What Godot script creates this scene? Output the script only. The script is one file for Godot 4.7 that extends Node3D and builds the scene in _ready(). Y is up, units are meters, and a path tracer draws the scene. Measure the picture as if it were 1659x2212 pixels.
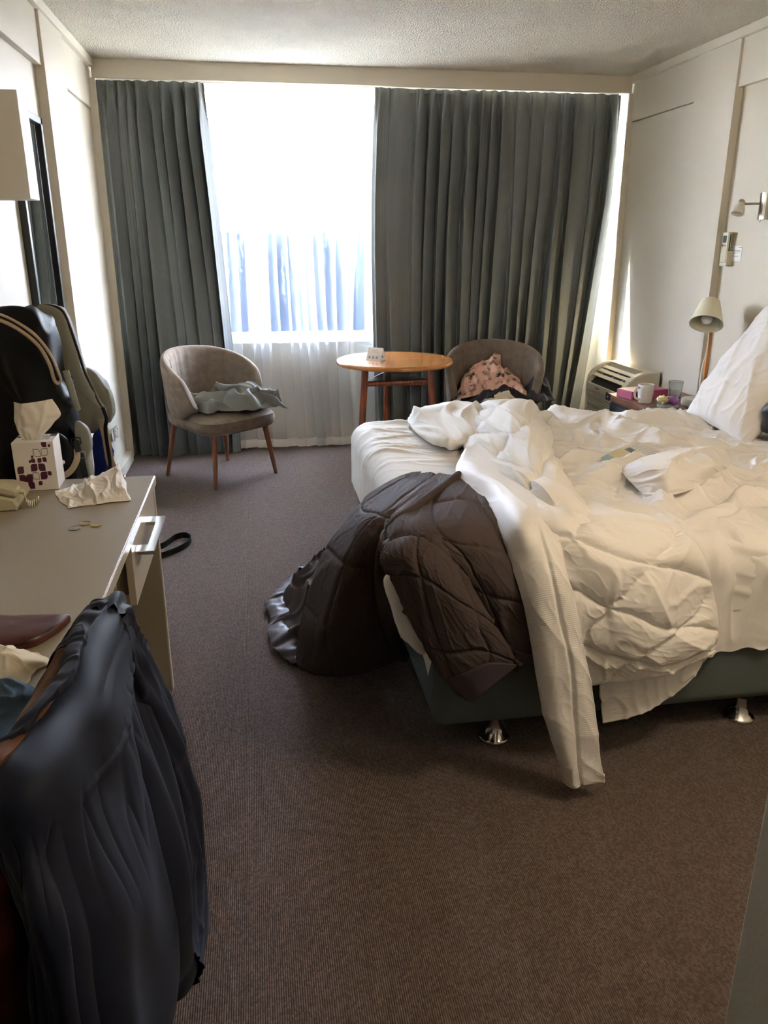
extends Node3D
# A motel room seen from its entry: unmade bed, two tub chairs and a round table by the curtained window, desk on the left.
# x runs right along the window wall, y up, -z towards the window. The camera stands at x = 0, z = 0.

var taken := {}
var nz := FastNoiseLite.new()
var rng := RandomNumberGenerator.new()

func _ready() -> void:
	nz.seed = 7
	nz.noise_type = FastNoiseLite.TYPE_SIMPLEX_SMOOTH
	nz.frequency = 1.0
	nz.fractal_type = FastNoiseLite.FRACTAL_NONE
	rng.seed = 11
	set_view_and_light()
	make_materials()
	build_room()
	build_ceiling_lamp()
	build_outside()
	build_curtains()
	build_bed()
	build_desk()
	build_seating()
	build_bedside()
	build_wall_things()
	build_luggage()
	build_desk_things()
	build_jacket()

func set_view_and_light() -> void:
	var cam := Camera3D.new()
	cam.name = "camera"
	cam.fov = rad_to_deg(2.0 * atan(1106.0 / 1708.0))
	cam.near = 0.02
	cam.far = 200.0
	add_child(cam)
	cam.position = Vector3(0, 1.40, 0)
	cam.rotation = Vector3(deg_to_rad(-18.78), deg_to_rad(-8.96), 0)
	cam.current = true
	var env := Environment.new()
	env.background_mode = Environment.BG_SKY
	var sky := Sky.new()
	var sm := ProceduralSkyMaterial.new()
	sm.sky_top_color = Color(0.80, 0.88, 1.0)
	sm.sky_horizon_color = Color(0.97, 0.98, 1.0)
	sm.ground_horizon_color = Color(0.80, 0.82, 0.84)
	sm.ground_bottom_color = Color(0.45, 0.44, 0.42)
	sm.sky_energy_multiplier = 1.0
	sm.ground_energy_multiplier = 0.6
	sky.sky_material = sm
	env.sky = sky
	env.background_energy_multiplier = SKY
	env.tonemap_mode = Environment.TONE_MAPPER_LINEAR
	env.tonemap_exposure = EXPOSURE
	env.sdfgi_enabled = true
	env.ssao_enabled = true
	env.ssil_enabled = true
	var we := WorldEnvironment.new()
	we.name = "world"
	we.environment = env
	add_child(we)
	var sun := DirectionalLight3D.new()
	sun.name = "sun"
	sun.light_color = Color(1.0, 0.93, 0.80)
	sun.light_energy = SUN
	sun.light_angular_distance = 0.6
	sun.shadow_enabled = true
	sun.sky_mode = DirectionalLight3D.SKY_MODE_LIGHT_ONLY
	add_child(sun)
	sun.look_at_from_position(Vector3.ZERO, SUN_TOWARDS, Vector3.UP)

# ---------------------------------------------------------------- naming
func numbered(called: String) -> String:
	if not taken.has(called):
		taken[called] = 0
		return called
	taken[called] += 1
	return "%s_%03d" % [called, taken[called]]

func tag(o: Node, label: String, category: String, group := "") -> void:
	o.set_meta("label", label)
	o.set_meta("category", category)
	if group:
		o.set_meta("group", group)

func thing(called: String, label: String, category: String, at := Vector3.ZERO, turn := 0.0, group := "") -> Node3D:
	var o := Node3D.new()
	o.name = numbered(called)
	add_child(o)
	o.position = at
	o.rotation.y = turn
	tag(o, label, category, group)
	return o

func part(called: String, m: Mesh, mat: Material, parent: Node, at := Vector3.ZERO, rot := Vector3.ZERO) -> MeshInstance3D:
	var o := MeshInstance3D.new()
	o.name = called
	o.mesh = m
	if mat:
		o.material_override = mat
	parent.add_child(o, true)
	o.position = at
	o.rotation = rot
	return o

func solo(called: String, m: Mesh, mat: Material, label: String, category: String, at := Vector3.ZERO, rot := Vector3.ZERO, group := "") -> MeshInstance3D:
	var o := part(numbered(called), m, mat, self, at, rot)
	tag(o, label, category, group)
	return o

func struct(called: String, m: Mesh, mat: Material, at := Vector3.ZERO, label := "") -> MeshInstance3D:
	var o := part(numbered(called), m, mat, self, at)
	o.set_meta("kind", "structure")
	if label:
		o.set_meta("label", label)
	return o

# ---------------------------------------------------------------- meshes
func mk(V: PackedVector3Array, I: PackedInt32Array, UV := PackedVector2Array(), N := PackedVector3Array(), C := PackedColorArray()) -> ArrayMesh:
	if N.is_empty():
		N.resize(V.size())
		for k in range(0, I.size(), 3):
			var a := I[k]; var b := I[k + 1]; var c := I[k + 2]
			var n := (V[c] - V[a]).cross(V[b] - V[a])
			N[a] += n; N[b] += n; N[c] += n
		for k in N.size():
			N[k] = N[k].normalized() if N[k].length_squared() > 1e-20 else Vector3.UP
	var A := []
	A.resize(Mesh.ARRAY_MAX)
	A[Mesh.ARRAY_VERTEX] = V
	A[Mesh.ARRAY_NORMAL] = N
	A[Mesh.ARRAY_INDEX] = I
	if UV.size() == V.size():
		A[Mesh.ARRAY_TEX_UV] = UV
	if C.size() == V.size():
		A[Mesh.ARRAY_COLOR] = C
	var m := ArrayMesh.new()
	m.add_surface_from_arrays(Mesh.PRIMITIVE_TRIANGLES, A)
	return m

# quads of a grid of nv rows of nu points; flip turns the side that faces out
func quads(I: PackedInt32Array, first: int, nu: int, nv: int, flip := false, round_u := false) -> void:
	for j in nv - 1:
		for i in (nu if round_u else nu - 1):
			var i2 := (i + 1) % nu
			var a := first + j * nu + i; var b := first + j * nu + i2
			var c := first + (j + 1) * nu + i2; var d := first + (j + 1) * nu + i
			if flip:
				I.append_array([a, c, b, a, d, c])
			else:
				I.append_array([a, b, c, a, c, d])

func grid_mesh(P: PackedVector3Array, nu: int, nv: int, flip := false, uvs := Vector2.ONE, round_u := false) -> ArrayMesh:
	var I := PackedInt32Array()
	quads(I, 0, nu, nv, flip, round_u)
	var UV := PackedVector2Array()
	for j in nv:
		for i in nu:
			UV.append(Vector2(float(i) / (nu - 1) * uvs.x, float(j) / (nv - 1) * uvs.y))
	return mk(P, I, UV)

# a sheet with two faces and closed rims; P is the outer face
func sheet_mesh(P: PackedVector3Array, nu: int, nv: int, thick: float, flip := false, uvs := Vector2.ONE) -> ArrayMesh:
	var I := PackedInt32Array()
	quads(I, 0, nu, nv, flip)
	var N := PackedVector3Array()
	N.resize(P.size())
	for k in range(0, I.size(), 3):
		var a := I[k]; var b := I[k + 1]; var c := I[k + 2]
		var n := (P[c] - P[a]).cross(P[b] - P[a])
		N[a] += n; N[b] += n; N[c] += n
	var V := P.duplicate()
	for k in P.size():
		N[k] = N[k].normalized()
		V.append(P[k] - N[k] * thick)
	quads(I, P.size(), nu, nv, not flip)
	var s := P.size()
	var rim := PackedInt32Array()
	for i in nu - 1: rim.append_array([i, i + 1])
	for j in nv - 1: rim.append_array([j * nu + nu - 1, (j + 1) * nu + nu - 1])
	for i in nu - 1: rim.append_array([(nv - 1) * nu + nu - 1 - i, (nv - 1) * nu + nu - 2 - i])
	for j in nv - 1: rim.append_array([(nv - 1 - j) * nu, (nv - 2 - j) * nu])
	for k in range(0, rim.size(), 2):
		var a := rim[k]; var b := rim[k + 1]
		if flip:
			I.append_array([a, b, s + b, a, s + b, s + a])
		else:
			I.append_array([a, s + b, b, a, s + a, s + b])
	var UV := PackedVector2Array()
	for q in 2:
		for j in nv:
			for i in nu:
				UV.append(Vector2(float(i) / (nu - 1) * uvs.x, float(j) / (nv - 1) * uvs.y))
	return mk(V, I, UV)

func cr(a: Vector3, b: Vector3, c: Vector3, d: Vector3, t: float) -> Vector3:
	return 0.5 * (2.0 * b + (c - a) * t + (2.0 * a - 5.0 * b + 4.0 * c - d) * t * t + (3.0 * b - a - 3.0 * c + d) * t * t * t)

# points of a smooth surface through rows of control points
func surf(rows: Array, nu: int, nv: int) -> PackedVector3Array:
	var mid := []
	for r in rows:
		var line := PackedVector3Array()
		var n: int = r.size()
		for i in nu:
			var f := float(i) / (nu - 1) * (n - 1)
			var k := mini(int(f), n - 2)
			line.append(cr(r[maxi(k - 1, 0)], r[k], r[k + 1], r[mini(k + 2, n - 1)], f - k))
		mid.append(line)
	var P := PackedVector3Array()
	var m := mid.size()
	for j in nv:
		var f := float(j) / (nv - 1) * (m - 1)
		var k := mini(int(f), m - 2)
		var a: PackedVector3Array = mid[maxi(k - 1, 0)]
		var b: PackedVector3Array = mid[k]
		var c: PackedVector3Array = mid[k + 1]
		var d: PackedVector3Array = mid[mini(k + 2, m - 1)]
		for i in nu:
			P.append(cr(a[i], b[i], c[i], d[i], f - k))
	return P

# moves the points of a grid along their normals by what disp(u, v, point) says
func displace(P: PackedVector3Array, nu: int, nv: int, disp: Callable, flip := false) -> PackedVector3Array:
	var out := PackedVector3Array()
	out.resize(P.size())
	for j in nv:
		for i in nu:
			var k := j * nu + i
			var du := P[j * nu + mini(i + 1, nu - 1)] - P[j * nu + maxi(i - 1, 0)]
			var dv := P[mini(j + 1, nv - 1) * nu + i] - P[maxi(j - 1, 0) * nu + i]
			var n := dv.cross(du).normalized() if not flip else du.cross(dv).normalized()
			out[k] = P[k] + n * float(disp.call(float(i) / (nu - 1), float(j) / (nv - 1), P[k]))
	return out

func rbox(size: Vector3, r: float, seg := 2) -> ArrayMesh:
	var V := PackedVector3Array(); var N := PackedVector3Array(); var I := PackedInt32Array(); var UV := PackedVector2Array()
	var h := size / 2.0
	r = minf(r, minf(h.x, minf(h.y, h.z)) * 0.999)
	var inner := h - Vector3(r, r, r)
	for ax in 3:
		for s in [-1.0, 1.0]:
			var u := (ax + 1) % 3; var v := (ax + 2) % 3
			var first := V.size()
			var cu := edge_marks(h[u], r, seg); var cv := edge_marks(h[v], r, seg)
			for b in cv:
				for a in cu:
					var p := Vector3.ZERO
					p[ax] = s * h[ax]; p[u] = a; p[v] = b
					var q := p.clamp(-inner, inner)
					var n := (p - q).normalized()
					V.append(q + n * r); N.append(n); UV.append(Vector2(p[u], p[v]))
			quads(I, first, cu.size(), cv.size(), s > 0)
	return mk(V, I, UV, N)

func edge_marks(h: float, r: float, seg: int) -> PackedFloat32Array:
	var o := PackedFloat32Array()
	for k in seg + 1:
		o.append(-h + r - r * tan((1.0 - float(k) / seg) * PI / 4.0))
	for k in seg + 1:
		o.append(h - r + r * tan(float(k) / seg * PI / 4.0))
	return o

func box(size: Vector3) -> ArrayMesh:
	return rbox(size, minf(0.0015, minf(size.x, minf(size.y, size.z)) * 0.3), 1)

# a profile of (radius, height) turned round y; repeat a point for a hard edge
func lathe(prof: Array, sides := 32) -> ArrayMesh:
	var V := PackedVector3Array(); var I := PackedInt32Array(); var UV := PackedVector2Array()
	for p in prof:
		for i in sides + 1:
			var a := TAU * i / sides
			V.append(Vector3(p.x * cos(a), p.y, p.x * sin(a)))
			UV.append(Vector2(float(i) / sides, p.y))
	quads(I, 0, sides + 1, prof.size(), false)
	var m := mk(V, I, UV)
	var A := m.surface_get_arrays(0)
	var N: PackedVector3Array = A[Mesh.ARRAY_NORMAL]
	for j in prof.size():
		var n := (N[j * (sides + 1)] + N[j * (sides + 1) + sides]).normalized()
		N[j * (sides + 1)] = n; N[j * (sides + 1) + sides] = n
	return mk(V, I, UV, N)

# a section of (side, up) points swept along a path; scale may be a list along the path
func sweep(path: PackedVector3Array, sec: PackedVector2Array, up := Vector3.UP, scales := PackedFloat32Array(), closed_sec := true, caps := true) -> ArrayMesh:
	var V := PackedVector3Array(); var I := PackedInt32Array(); var UV := PackedVector2Array()
	var n := path.size(); var m := sec.size()
	var ref := up
	var length := 0.0
	for k in n:
		var t := (path[mini(k + 1, n - 1)] - path[maxi(k - 1, 0)]).normalized()
		if k: length += path[k].distance_to(path[k - 1])
		var side := t.cross(ref)
		side = side.normalized() if side.length() > 1e-4 else t.cross(Vector3.RIGHT).normalized()
		var v := side.cross(t).normalized()
		ref = v
		var s := scales[k] if scales.size() == n else 1.0
		for i in m:
			V.append(path[k] + (side * sec[i].x + v * sec[i].y) * s)
			UV.append(Vector2(float(i) / m, length))
	quads(I, 0, m, n, false, closed_sec)
	if caps and closed_sec:
		for e in [0, n - 1]:
			var first := V.size()
			var mid := Vector3.ZERO
			for i in m:
				V.append(V[e * m + i]); UV.append(Vector2.ZERO)
				mid += V[e * m + i] / m
			V.append(mid); UV.append(Vector2.ZERO)
			for i in m:
				if e == 0: I.append_array([first + i, first + m, first + (i + 1) % m])
				else: I.append_array([first + i, first + (i + 1) % m, first + m])
	return mk(V, I, UV)

func ring(r: float, k := 10, ry := -1.0) -> PackedVector2Array:
	var o := PackedVector2Array()
	for i in k:
		o.append(Vector2(r * cos(TAU * i / k), (r if ry < 0 else ry) * sin(TAU * i / k)))
	return o

func smooth(points: Array, steps := 8) -> PackedVector3Array:
	var o := PackedVector3Array()
	var n := points.size()
	for k in n - 1:
		for s in steps:
			o.append(cr(points[maxi(k - 1, 0)], points[k], points[k + 1], points[mini(k + 2, n - 1)], float(s) / steps))
	o.append(points[n - 1])
	return o

func tube(points: Array, r: float, k := 10, steps := 8) -> ArrayMesh:
	return sweep(smooth(points, steps), ring(r, k))

# tapered round bar between two points
func bar(a: Vector3, b: Vector3, ra: float, rb: float, k := 14) -> ArrayMesh:
	var path := PackedVector3Array([a, a.lerp(b, 0.5), b])
	var up := Vector3.FORWARD if absf((b - a).normalized().y) > 0.7 else Vector3.UP
	return sweep(path, ring(1.0, k), up, PackedFloat32Array([ra, (ra + rb) / 2, rb]))

# a flat outline (x, y) given depth along z, with hard edges
func extrude(poly: PackedVector2Array, depth: float, bevel := 0.0) -> ArrayMesh:
	var pts := poly
	if Geometry2D.is_polygon_clockwise(pts):
		pts.reverse()
	var V := PackedVector3Array(); var I := PackedInt32Array(); var UV := PackedVector2Array()
	var n := pts.size()
	var inner := PackedVector2Array()
	for k in n:
		var a := (pts[k] - pts[(k + n - 1) % n]).normalized(); var b := (pts[(k + 1) % n] - pts[k]).normalized()
		var nn := (Vector2(-a.y, a.x) + Vector2(-b.y, b.x)).normalized()
		inner.append(pts[k] + nn * bevel)
	var tri := Geometry2D.triangulate_polygon(inner)
	for s in [1.0, -1.0]:
		var first := V.size()
		for p in inner:
			V.append(Vector3(p.x, p.y, s * depth / 2)); UV.append(p)
		for k in range(0, tri.size(), 3):
			var a := first + tri[k]; var b := first + tri[k + 1]; var c := first + tri[k + 2]
			var face := (V[c] - V[a]).cross(V[b] - V[a]).z
			if face * s > 0: I.append_array([a, b, c])
			else: I.append_array([a, c, b])
	var rows := []
	if bevel > 0: rows.append([inner, depth / 2])
	rows.append([pts, depth / 2 - bevel]); rows.append([pts, -depth / 2 + bevel])
	if bevel > 0: rows.append([inner, -depth / 2])
	for j in rows.size() - 1:
		for k in n:
			var k2 := (k + 1) % n
			var first := V.size()
			for q in [[j, k], [j, k2], [j + 1, k2], [j + 1, k]]:
				var p: Vector2 = rows[q[0]][0][q[1]]
				V.append(Vector3(p.x, p.y, rows[q[0]][1])); UV.append(p)
			I.append_array([first, first + 1, first + 2, first, first + 2, first + 3])
	return mk(V, I, UV)

# a padded shape: a star-shaped outline (x, y) that bulges by front and back along z
func puffy(outline: PackedVector2Array, front: float, back: float, rings := 14, lump := 0.0, seedv := 0.0) -> ArrayMesh:
	var V := PackedVector3Array(); var I := PackedInt32Array(); var UV := PackedVector2Array()
	var c := Vector2.ZERO
	for p in outline: c += p / outline.size()
	var n := outline.size()
	for k in rings * 2 + 1:
		var q := float(k - rings) / rings
		var s := sqrt(maxf(0.0, 1.0 - pow(absf(q), 3.0)))
		s = maxf(s, 0.002)
		var z := (front if q < 0 else back) * (-q) if false else 0.0
		for i in n:
			var p := c + (outline[i] - c) * s
			z = -signf(q) * pow(absf(q), 0.6) * (front if q < 0 else back)
			var w := nz.get_noise_3d(p.x * 6 + seedv, p.y * 6, z * 6) * lump
			w += lump * 0.5 * (crease2(p.x * 4 + p.y * 3 + seedv, p.y * 5 - p.x * 2 + z * 3) - 0.3) * minf(1.0, s * 3.0)
			var d := (outline[i] - c).normalized() * w
			V.append(Vector3(p.x + d.x, p.y + d.y, z * (1.0 + w * 4))); UV.append(p)
	quads(I, 0, n, rings * 2 + 1, Geometry2D.is_polygon_clockwise(outline), true)
	return mk(V, I, UV)

func curve2(points: Array, steps := 6) -> PackedVector2Array:
	var o := PackedVector2Array()
	var n := points.size()
	for k in n:
		var a: Vector2 = points[(k + n - 1) % n]; var b: Vector2 = points[k]; var c: Vector2 = points[(k + 1) % n]; var d: Vector2 = points[(k + 2) % n]
		for s in steps:
			o.append(b.cubic_interpolate(c, a, d, float(s) / steps))
	return o

func join(list: Array) -> ArrayMesh:
	var st := SurfaceTool.new()
	st.begin(Mesh.PRIMITIVE_TRIANGLES)
	for e in list:
		st.append_from(e[0], 0, e[1] if e.size() > 1 else Transform3D())
	return st.commit()

func at(x: float, y: float, z: float) -> Transform3D:
	return Transform3D(Basis(), Vector3(x, y, z))

func n2(x: float, y: float) -> float:
	return nz.get_noise_2d(x, y)

# sharp-crested creases, 0..1
func crease(x: float, y: float) -> float:
	var a := 1.0 - minf(1.0, absf(nz.get_noise_2d(x, y)) * 2.2)
	return a * a

# narrow, long creases, 0..1
func crease2(x: float, y: float) -> float:
	var a := 1.0 - minf(1.0, absf(nz.get_noise_2d(x, y)) * 3.6)
	return a * a * (3.0 - 2.0 * a)

func sstep(a: float, b: float, x: float) -> float:
	return smoothstep(a, b, x)

# ---------------------------------------------------------------- materials
var M := {}

func mat(color: Color, rough := 0.8, metal := 0.0) -> StandardMaterial3D:
	var m := StandardMaterial3D.new()
	m.albedo_color = color
	m.roughness = rough
	m.metallic = metal
	return m

func noise_tex(freq: float, size := 512, as_normal := false, bump := 4.0, oct := 4, ramp: Gradient = null, seedv := 3) -> NoiseTexture2D:
	var n := FastNoiseLite.new()
	n.seed = seedv
	n.noise_type = FastNoiseLite.TYPE_SIMPLEX_SMOOTH
	n.frequency = freq
	n.fractal_octaves = oct
	var t := NoiseTexture2D.new()
	t.noise = n
	t.width = size
	t.height = size
	t.seamless = true
	t.as_normal_map = as_normal
	t.bump_strength = bump
	if ramp: t.color_ramp = ramp
	return t

func ramp2(a: Color, b: Color, pa := 0.2, pb := 0.8) -> Gradient:
	var g := Gradient.new()
	g.offsets = PackedFloat32Array([pa, pb])
	g.colors = PackedColorArray([a, b])
	return g

# cloth: a weave picture as fine relief, repeated every `every` metres
func cloth(color: Color, weave: Texture2D, per_m: float, depth_cm: float, rough := 0.9, sheen := 0.0) -> StandardMaterial3D:
	var m := mat(color, rough)
	m.uv1_triplanar = true
	m.uv1_scale = Vector3.ONE * per_m
	m.heightmap_enabled = true
	m.heightmap_texture = weave
	m.heightmap_scale = depth_cm
	m.metallic_specular = 0.3
	if sheen > 0:
		m.rim_enabled = true
		m.rim = sheen
		m.rim_tint = 0.5
	return m

func picture(w: int, h: int, f: Callable) -> ImageTexture:
	var im := Image.create(w, h, false, Image.FORMAT_RGB8)
	for y in h:
		for x in w:
			im.set_pixel(x, y, f.call(x, y))
	return ImageTexture.create_from_image(im)

const SKY := 46.0
const LAMP := 0.29
const EXPOSURE := 3.15
const SUN := 36.0
const SUN_TOWARDS := Vector3(0.27, -0.80, 1.0)

const CEIL := 2.422
const WL := -0.924     # recessed face of the left wall
const WR := 2.524      # recessed face of the right wall
const ZP := -5.42      # face of the curtain pelmet
const ZW := -5.68      # inner face of the window wall

func make_materials() -> void:
	# paint with the faint stipple of a roller
	var stipple := noise_tex(0.09, 512, false, 4.0, 3)
	for e in [["wall", Color(0.80, 0.77, 0.70)], ["trim", Color(0.82, 0.79, 0.725)]]:
		var m := mat(e[1], 0.55)
		m.uv1_world_triplanar = true; m.uv1_triplanar = true
		m.uv1_scale = Vector3.ONE * 2.2
		m.heightmap_enabled = true; m.heightmap_texture = stipple; m.heightmap_scale = 0.04
		M[e[0]] = m
	var c := mat(Color(0.86, 0.83, 0.765), 0.95)
	c.uv1_world_triplanar = true; c.uv1_triplanar = true
	c.uv1_scale = Vector3.ONE * 2.0
	c.heightmap_enabled = true; c.heightmap_texture = noise_tex(0.075, 512, false, 4.0, 3, ramp2(Color.BLACK, Color.WHITE, 0.35, 0.7), 5); c.heightmap_scale = 0.7
	M.ceiling = c
	# carpet: rows of loops along z, each loop its own brown
	var loops := func(x: int, y: int, what: int):
		var row := x / 8
		var fx := absf((x % 8) - 3.5) / 3.5
		var yy := y + (row * row * 7 + row * 3) % 11
		var loop := (yy % 512) / 11
		var fy := absf((yy % 11) - 5.0) / 5.0
		var h := (1.0 - fx * fx * 0.8) * (1.0 - fy * fy * 0.18)
		var r := fposmod(sin(row * 12.9898 + loop * 78.233) * 43758.5453, 1.0)
		var r2 := fposmod(sin(row * 3.17 + loop * 21.7) * 9631.77, 1.0)
		if what == 0:
			var v := h * (0.75 + 0.25 * r)
			return Color(v, v, v)
		var t := 0.87 + 0.26 * r
		return Color(0.42 * t, 0.37 * t + (r2 - 0.5) * 0.012, 0.347 * t + (r2 - 0.5) * 0.03)
	var cp := mat(Color.WHITE, 1.0)
	cp.albedo_texture = picture(512, 512, func(x: int, y: int): return loops.call(x, y, 1))
	cp.heightmap_enabled = true; cp.heightmap_texture = picture(512, 512, func(x: int, y: int): return loops.call(x, y, 0)); cp.heightmap_scale = 0.22
	cp.uv1_world_triplanar = true; cp.uv1_triplanar = true; cp.uv1_scale = Vector3.ONE * 3.4
	cp.metallic_specular = 0.2
	M.carpet = cp
	# weaves
	var weave := picture(64, 64, func(x: int, y: int):
		var over := (x / 8 + y / 8) % 2 == 0
		var fx := sin(PI * ((x % 8) + 0.5) / 8.0); var fy := sin(PI * ((y % 8) + 0.5) / 8.0)
		var v := (0.55 + 0.45 * fx if over else 0.45 * fx) * (0.7 + 0.3 * fy)
		return Color(v, v, v))
	M.weave = weave
	M.linen = cloth(Color(0.93, 0.92, 0.905), weave, 90.0, 0.006, 0.85)
	M.duvet = cloth(Color(0.935, 0.925, 0.905), weave, 90.0, 0.006, 0.85)
	# satin-striped border of the quilt cover
	var st := picture(8, 64, func(x: int, y: int):
		var v := 1.0 if (y / 8) % 2 == 0 else 0.0
		return Color(v, v, v))
	var ss := picture(8, 64, func(x: int, y: int):
		return Color(0.94, 0.93, 0.915) if (y / 8) % 2 == 0 else Color(0.915, 0.905, 0.885))
	var stripe := mat(Color.WHITE, 0.55)
	stripe.albedo_texture = ss
	stripe.heightmap_enabled = true; stripe.heightmap_texture = st; stripe.heightmap_scale = 0.02
	stripe.uv1_scale = Vector3(1, 1, 1)
	M.stripe = stripe
	M.spread = cloth(Color(0.30, 0.262, 0.252), weave, 110.0, 0.006, 0.8)
	M.spread.metallic_specular = 0.2
	M.satin = mat(Color(0.30, 0.26, 0.28), 0.5)
	M.satin.metallic_specular = 0.3
	M.base_cloth = cloth(Color(0.27, 0.315, 0.30), weave, 60.0, 0.02, 0.9)
	var heather := noise_tex(0.25, 256, false, 1.0, 2, ramp2(Color(0.26, 0.29, 0.285), Color(0.43, 0.465, 0.455), 0.3, 0.7), 9)
	M.base_cloth.albedo_texture = heather; M.base_cloth.albedo_color = Color.WHITE
	M.base_cloth.uv1_scale = Vector3.ONE * 14
	M.chrome = mat(Color(0.82, 0.82, 0.82), 0.15, 1.0)
	M.steel = mat(Color(0.72, 0.69, 0.64), 0.28, 1.0)
	M.black = mat(Color(0.05, 0.05, 0.055), 0.5)
	M.rubber = mat(Color(0.04, 0.04, 0.04), 0.7)
	M.white = mat(Color(0.9, 0.895, 0.87), 0.4)
	M.plastic_cream = mat(Color(0.80, 0.78, 0.68), 0.45)

func wall_piece(called: String, lo: Vector3, hi: Vector3, m: Material, label := "", r := 0.003) -> MeshInstance3D:
	return struct(called, rbox(hi - lo, r, 1), m, (lo + hi) / 2, label)

func build_room() -> void:
	var back := 1.7
	wall_piece("floor", Vector3(-1.1, -0.12, -5.85), Vector3(2.7, 0, back + 0.15), M.carpet, "brown loop-pile carpet floor")
	wall_piece("ceiling", Vector3(-1.1, CEIL, -5.85), Vector3(2.7, CEIL + 0.15, back + 0.15), M.ceiling, "stippled off-white ceiling")
	wall_piece("wall_left", Vector3(WL - 0.15, 0, -5.8), Vector3(WL, CEIL, back), M.wall, "cream painted left wall")
	wall_piece("wall_right", Vector3(WR, 0, -5.8), Vector3(WR + 0.15, CEIL, back), M.wall, "cream painted right wall")
	wall_piece("wall_entry", Vector3(-1.07, 0, back), Vector3(2.67, CEIL, back + 0.15), M.wall, "wall behind the entry")
	wall_piece("wall_near", Vector3(0.520, 0, -0.640), Vector3(WR, CEIL, back), M.wall, "cream painted corner of the entry wall", 0.004)
	# window wall: pieces round the opening
	var x0 := -0.80; var x1 := 2.44; var y0 := 0.745; var y1 := 2.36
	wall_piece("wall_back", Vector3(WL, 0, ZW - 0.12), Vector3(WR, y0, ZW), M.wall, "white wall below the window")
	wall_piece("wall_back", Vector3(WL, y1, ZW - 0.12), Vector3(WR, CEIL, ZW), M.wall, "strip of wall above the window")
	wall_piece("wall_back", Vector3(WL, y0, ZW - 0.12), Vector3(x0, y1, ZW), M.wall, "strip of wall left of the window")
	wall_piece("wall_back", Vector3(x1, y0, ZW - 0.12), Vector3(WR, y1, ZW), M.wall, "strip of wall right of the window")
	# pilasters, upper panels, cornices and skirtings of both side walls
	for s in [-1, 1]:
		var w := WL if s < 0 else WR
		var side := "left" if s < 0 else "right"
		var pieces := [
			["trim", 0.044, 0.0, CEIL, -4.65 if s < 0 else -4.60, -4.19, "pilaster on the %s wall" % side],
			["trim", 0.030, 2.155, CEIL, -4.19, back, "raised upper panel on the %s wall near the bed" % side],
			["trim", 0.012, 0.0, 2.152, ZW, -4.65 if s < 0 else -4.60, "lower panel of the %s wall beside the window" % side],
			["trim", 0.026, 2.155, CEIL, ZW, -4.65 if s < 0 else -4.60, "upper panel of the %s wall beside the window" % side],
		]
		for p in pieces:
			var a := w; var b: float = w - s * p[1]
			wall_piece("trim", Vector3(minf(a, b), p[2], p[4]), Vector3(maxf(a, b), p[3], p[5]), M.trim, p[6], 0.002)
		var cx: float = w - s * 0.056
		wall_piece("trim", Vector3(minf(w, cx), 2.376, ZP), Vector3(maxf(w, cx), CEIL, back), M.trim, "flat cornice along the %s wall" % side, 0.003)
		var bx: float = w - s * 0.054
		wall_piece("baseboard_" + side, Vector3(minf(w, bx), 0, ZP + 0.002), Vector3(maxf(w, bx), 0.075, back), M.trim, "white skirting board of the %s wall" % side, 0.004)
	# pelmet and the upright boards at its ends
	wall_piece("trim", Vector3(-0.884, 2.322, ZP - 0.02), Vector3(2.486, CEIL, ZP), M.trim, "white pelmet board over the curtains", 0.002)
	wall_piece("trim", Vector3(-0.912, 0.03, ZP - 0.02), Vector3(-0.866, 2.322, ZP), M.trim, "narrow upright board left of the curtains", 0.002)
	wall_piece("trim", Vector3(2.474, 0.03, ZP - 0.02), Vector3(2.512, 2.322, ZP), M.trim, "narrow upright board right of the curtains", 0.002)
	build_window(x0, x1, y0, y1)

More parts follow.
